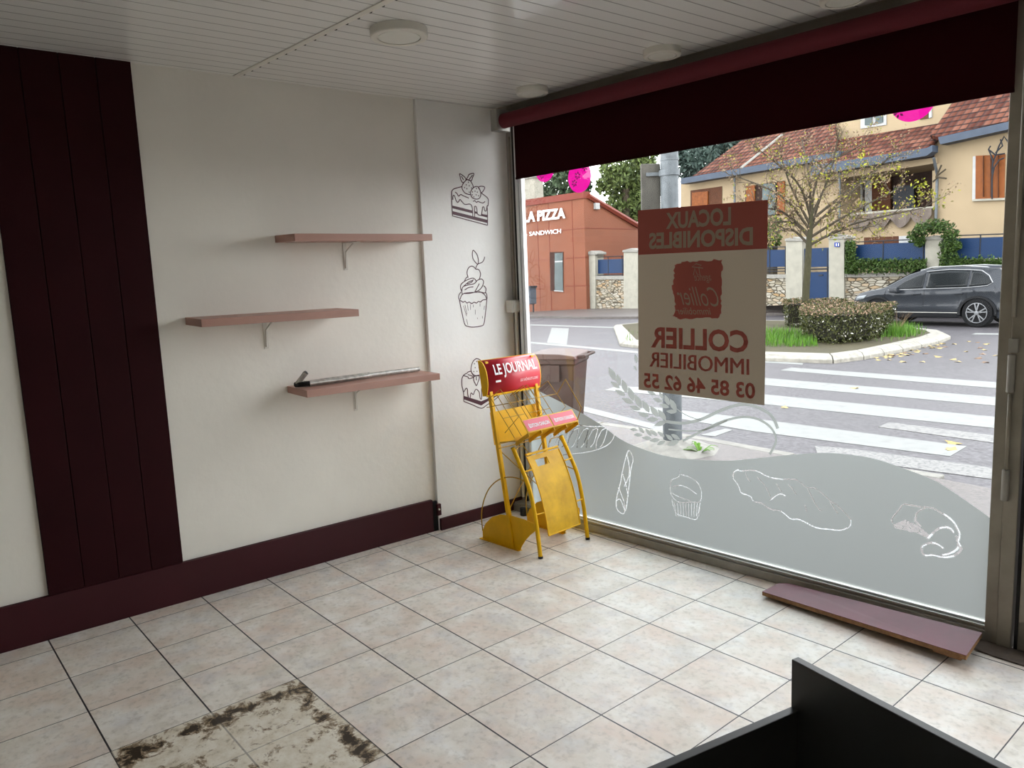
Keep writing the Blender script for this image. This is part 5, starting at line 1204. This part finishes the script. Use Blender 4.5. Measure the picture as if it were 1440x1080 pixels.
patch([(4.36, .86), (4.0, .92), (4.1, .80), (4.42, .74)], 'headlight', M_head, .008)
patch([(.03, 1.02), (.40, 1.06), (.36, .98), (.03, .94)], 'tail_light', M_head, .008)
patch([(.03, .62), (.5, .5), (.5, .44), (.03, .54)], 'reflector', M_plas, .006)
m = MB(); xa = [2.58, 3.3]; m.add([cp(3.52, -.72, 1.135), cp(3.52, .72, 1.135), cp(2.62, .60, 1.62), cp(2.62, -.60, 1.62)], [(0, 1, 2, 3)]); m.v = [q + (CD*.03+UP*.045) for q in m.v]; m.build('windscreen', M_cg, car)
m = MB(); m.prism([cp(.16, -.55, 1.62), cp(.16, .55, 1.62), cp(.55, .58, 1.655), cp(.55, -.58, 1.655)], UP*.03); m.build('roof_spoiler', M_car, car)

# ================================================================ TREES
random.seed(11)
def branch(m, p, d, L, r_, depth, tips, up=.25):
    pts = [p]; rs = [r_]; q = p.copy(); dd = d.copy(); n_ = 4
    for i in range(n_):
        dd = (dd + Vector((random.gauss(0, .16), random.gauss(0, .16), random.gauss(0, .12)+up*.12))).normalized(); q = q + dd*L/n_; pts.append(q); rs.append(r_*(1-.6*(i+1)/n_))
    m.tube(pts, rs, 6 if r_ > .02 else 4, cap=False)
    if depth == 0: tips += pts[1:]; return
    for i in range(random.choice((3, 4))):
        j = random.choice((1, 2, 3, 4)); nd = (dd + Vector((random.gauss(0, .6), random.gauss(0, .6), random.gauss(.1, .5)))).normalized(); branch(m, pts[j], nd, L*random.uniform(.5, .75), rs[j]*.6, depth-1, tips, up)
TB = ISL.hit(1134, 461); TD = (TB-CAM).dot(RM @ Vector((0, 0, -1)))
tr = tag(empty('plane_tree', at(1134, 468, TD)), 'nearly bare street tree with a few yellow green leaves on the traffic island', 'tree')
m = MB(); tb = TB - UP*.05; tt = at(1140, 318, TD)
tr_pts = smoothline([tb, at(1133, 420, TD), at(1136, 370, TD), at(1138, 335, TD), tt, at(1141, 285, TD)], 3)
m.tube(tr_pts, [.11 - .055*i/(len(tr_pts)-1) for i in range(len(tr_pts))], 14); m.build('trunk', M_bark, tr, auto=60)
m = MB(); tips = []
arms = [((1140, 318), (1112, 262), (1097, 215)), ((1140, 300), (1138, 250), (1128, 198)), ((1140, 305), (1165, 250), (1180, 185)), ((1140, 322), (1180, 285), (1232, 240)), ((1139, 334), (1195, 300), (1262, 266)), ((1138, 345), (1200, 315), (1300, 292)), ((1138, 345), (1180, 325), (1230, 318)), ((1138, 330), (1100, 298), (1062, 292)), ((1138, 322), (1098, 275), (1030, 246)), ((1138, 345), (1112, 322), (1082, 330)), ((1140, 300), (1155, 240), (1210, 205)), ((1140, 305), (1120, 255), (1060, 205)), ((1139, 330), (1150, 290), (1165, 250)), ((1140, 310), (1200, 262), (1250, 222)), ((1139, 335), (1110, 312), (1045, 318))]
for (a, b, c) in arms:
    o1, o2 = random.uniform(-.4, .4), random.uniform(-1.1, 1.1); P_ = smoothline([at(*a, TD), at(*b, TD+o1), at(*c, TD+o2)], 4)
    m.tube(P_, [.042 - .03*i/(len(P_)-1) for i in range(len(P_))], 7, cap=False)
    for j in range(2, len(P_)):
        for k_ in range(2):
            d = ((P_[j]-P_[j-1]).normalized() + Vector((random.gauss(0, .7), random.gauss(0, .7), random.gauss(.15, .55)))).normalized(); branch(m, P_[j], d, random.uniform(.35, .7), .011, 1, tips, .3)
m.build('branches', M_bark2, tr)
m = MB()
for q in tips:
    if random.random() < .8:
        for k_ in range(3): leafquad(m, q + Vector((random.gauss(0, .06), random.gauss(0, .06), random.gauss(0, .06))), .036, 1 if random.random() < .22 else 0)
for u, v in [(1120, 235), (1128, 222), (1215, 215), (1215, 228), (1225, 258), (1236, 250), (1243, 268), (1292, 258), (1300, 262), (1295, 272), (1318, 280), (1322, 286), (1312, 272), (1210, 290), (1230, 290), (1200, 300), (1245, 300), (1190, 240), (1260, 236), (1165, 320), (1175, 330), (1180, 318), (1235, 320), (1158, 248), (1100, 262), (1285, 285), (1270, 300), (1150, 340), (1170, 305)]:
    for k_ in range(16): leafquad(m, at(u+random.gauss(0, 5), v+random.gauss(0, 4), TD+random.gauss(0, .3)), .055, 1)
m.build('leaves', [ML_brown, ML_yell], tr)
def bgtree(name, label, blobs, D, mt, s_, n, trunk=None, mt2=None, grp=None):
    e = tag(empty(name, at(blobs[0][0], 430, D)), label, 'tree', grp or 'trees beyond the buildings'); m = MB()
    for u, v, r_ in blobs: blob(m, at(u, v, D+random.uniform(-1.5, 1.5)), r_*D/1070, int(n*(r_/20)**1.6), s_, 0, .8)
    m.build('foliage', mt, e); u, v, r_ = blobs[0]; m = MB(); tp = at(u, v, D); m.tube([Vector((tp.x, tp.y, -.5)), tp], .25, 8); m.build('trunk', M_bark2, e)
bgtree('conifer_tree', 'dark green tree behind the pizzeria roof at the left', [(790, 262, 22), (768, 275, 14), (805, 235, 18), (780, 240, 18), (820, 262, 12), (750, 240, 16), (790, 215, 18)], 62, ML_dark, .26, 560)
bgtree('garden_tree', 'leafy green tree between the pizzeria and the street pole', [(880, 265, 24), (865, 240, 20), (895, 240, 22), (900, 285, 24), (870, 290, 18), (915, 260, 22), (850, 262, 12), (885, 300, 16), (905, 215, 20)], 52, ML_mid, .2, 700)
bgtree('cedar_tree', 'tall dark cedar behind the left tiled roof', [(985, 225, 22), (1010, 212, 20), (1035, 205, 18), (965, 225, 16), (990, 205, 20), (970, 245, 14), (950, 215, 16)], 58, ML_cedar, .25, 520)
bgtree('garden_shrub', 'yellowing garden shrub behind the poster edge above the blue panel', [(1085, 335, 12), (1072, 320, 11), (1090, 315, 9), (1078, 345, 10)], 31.5, ML_mid, .14, 700, grp='garden shrubs')
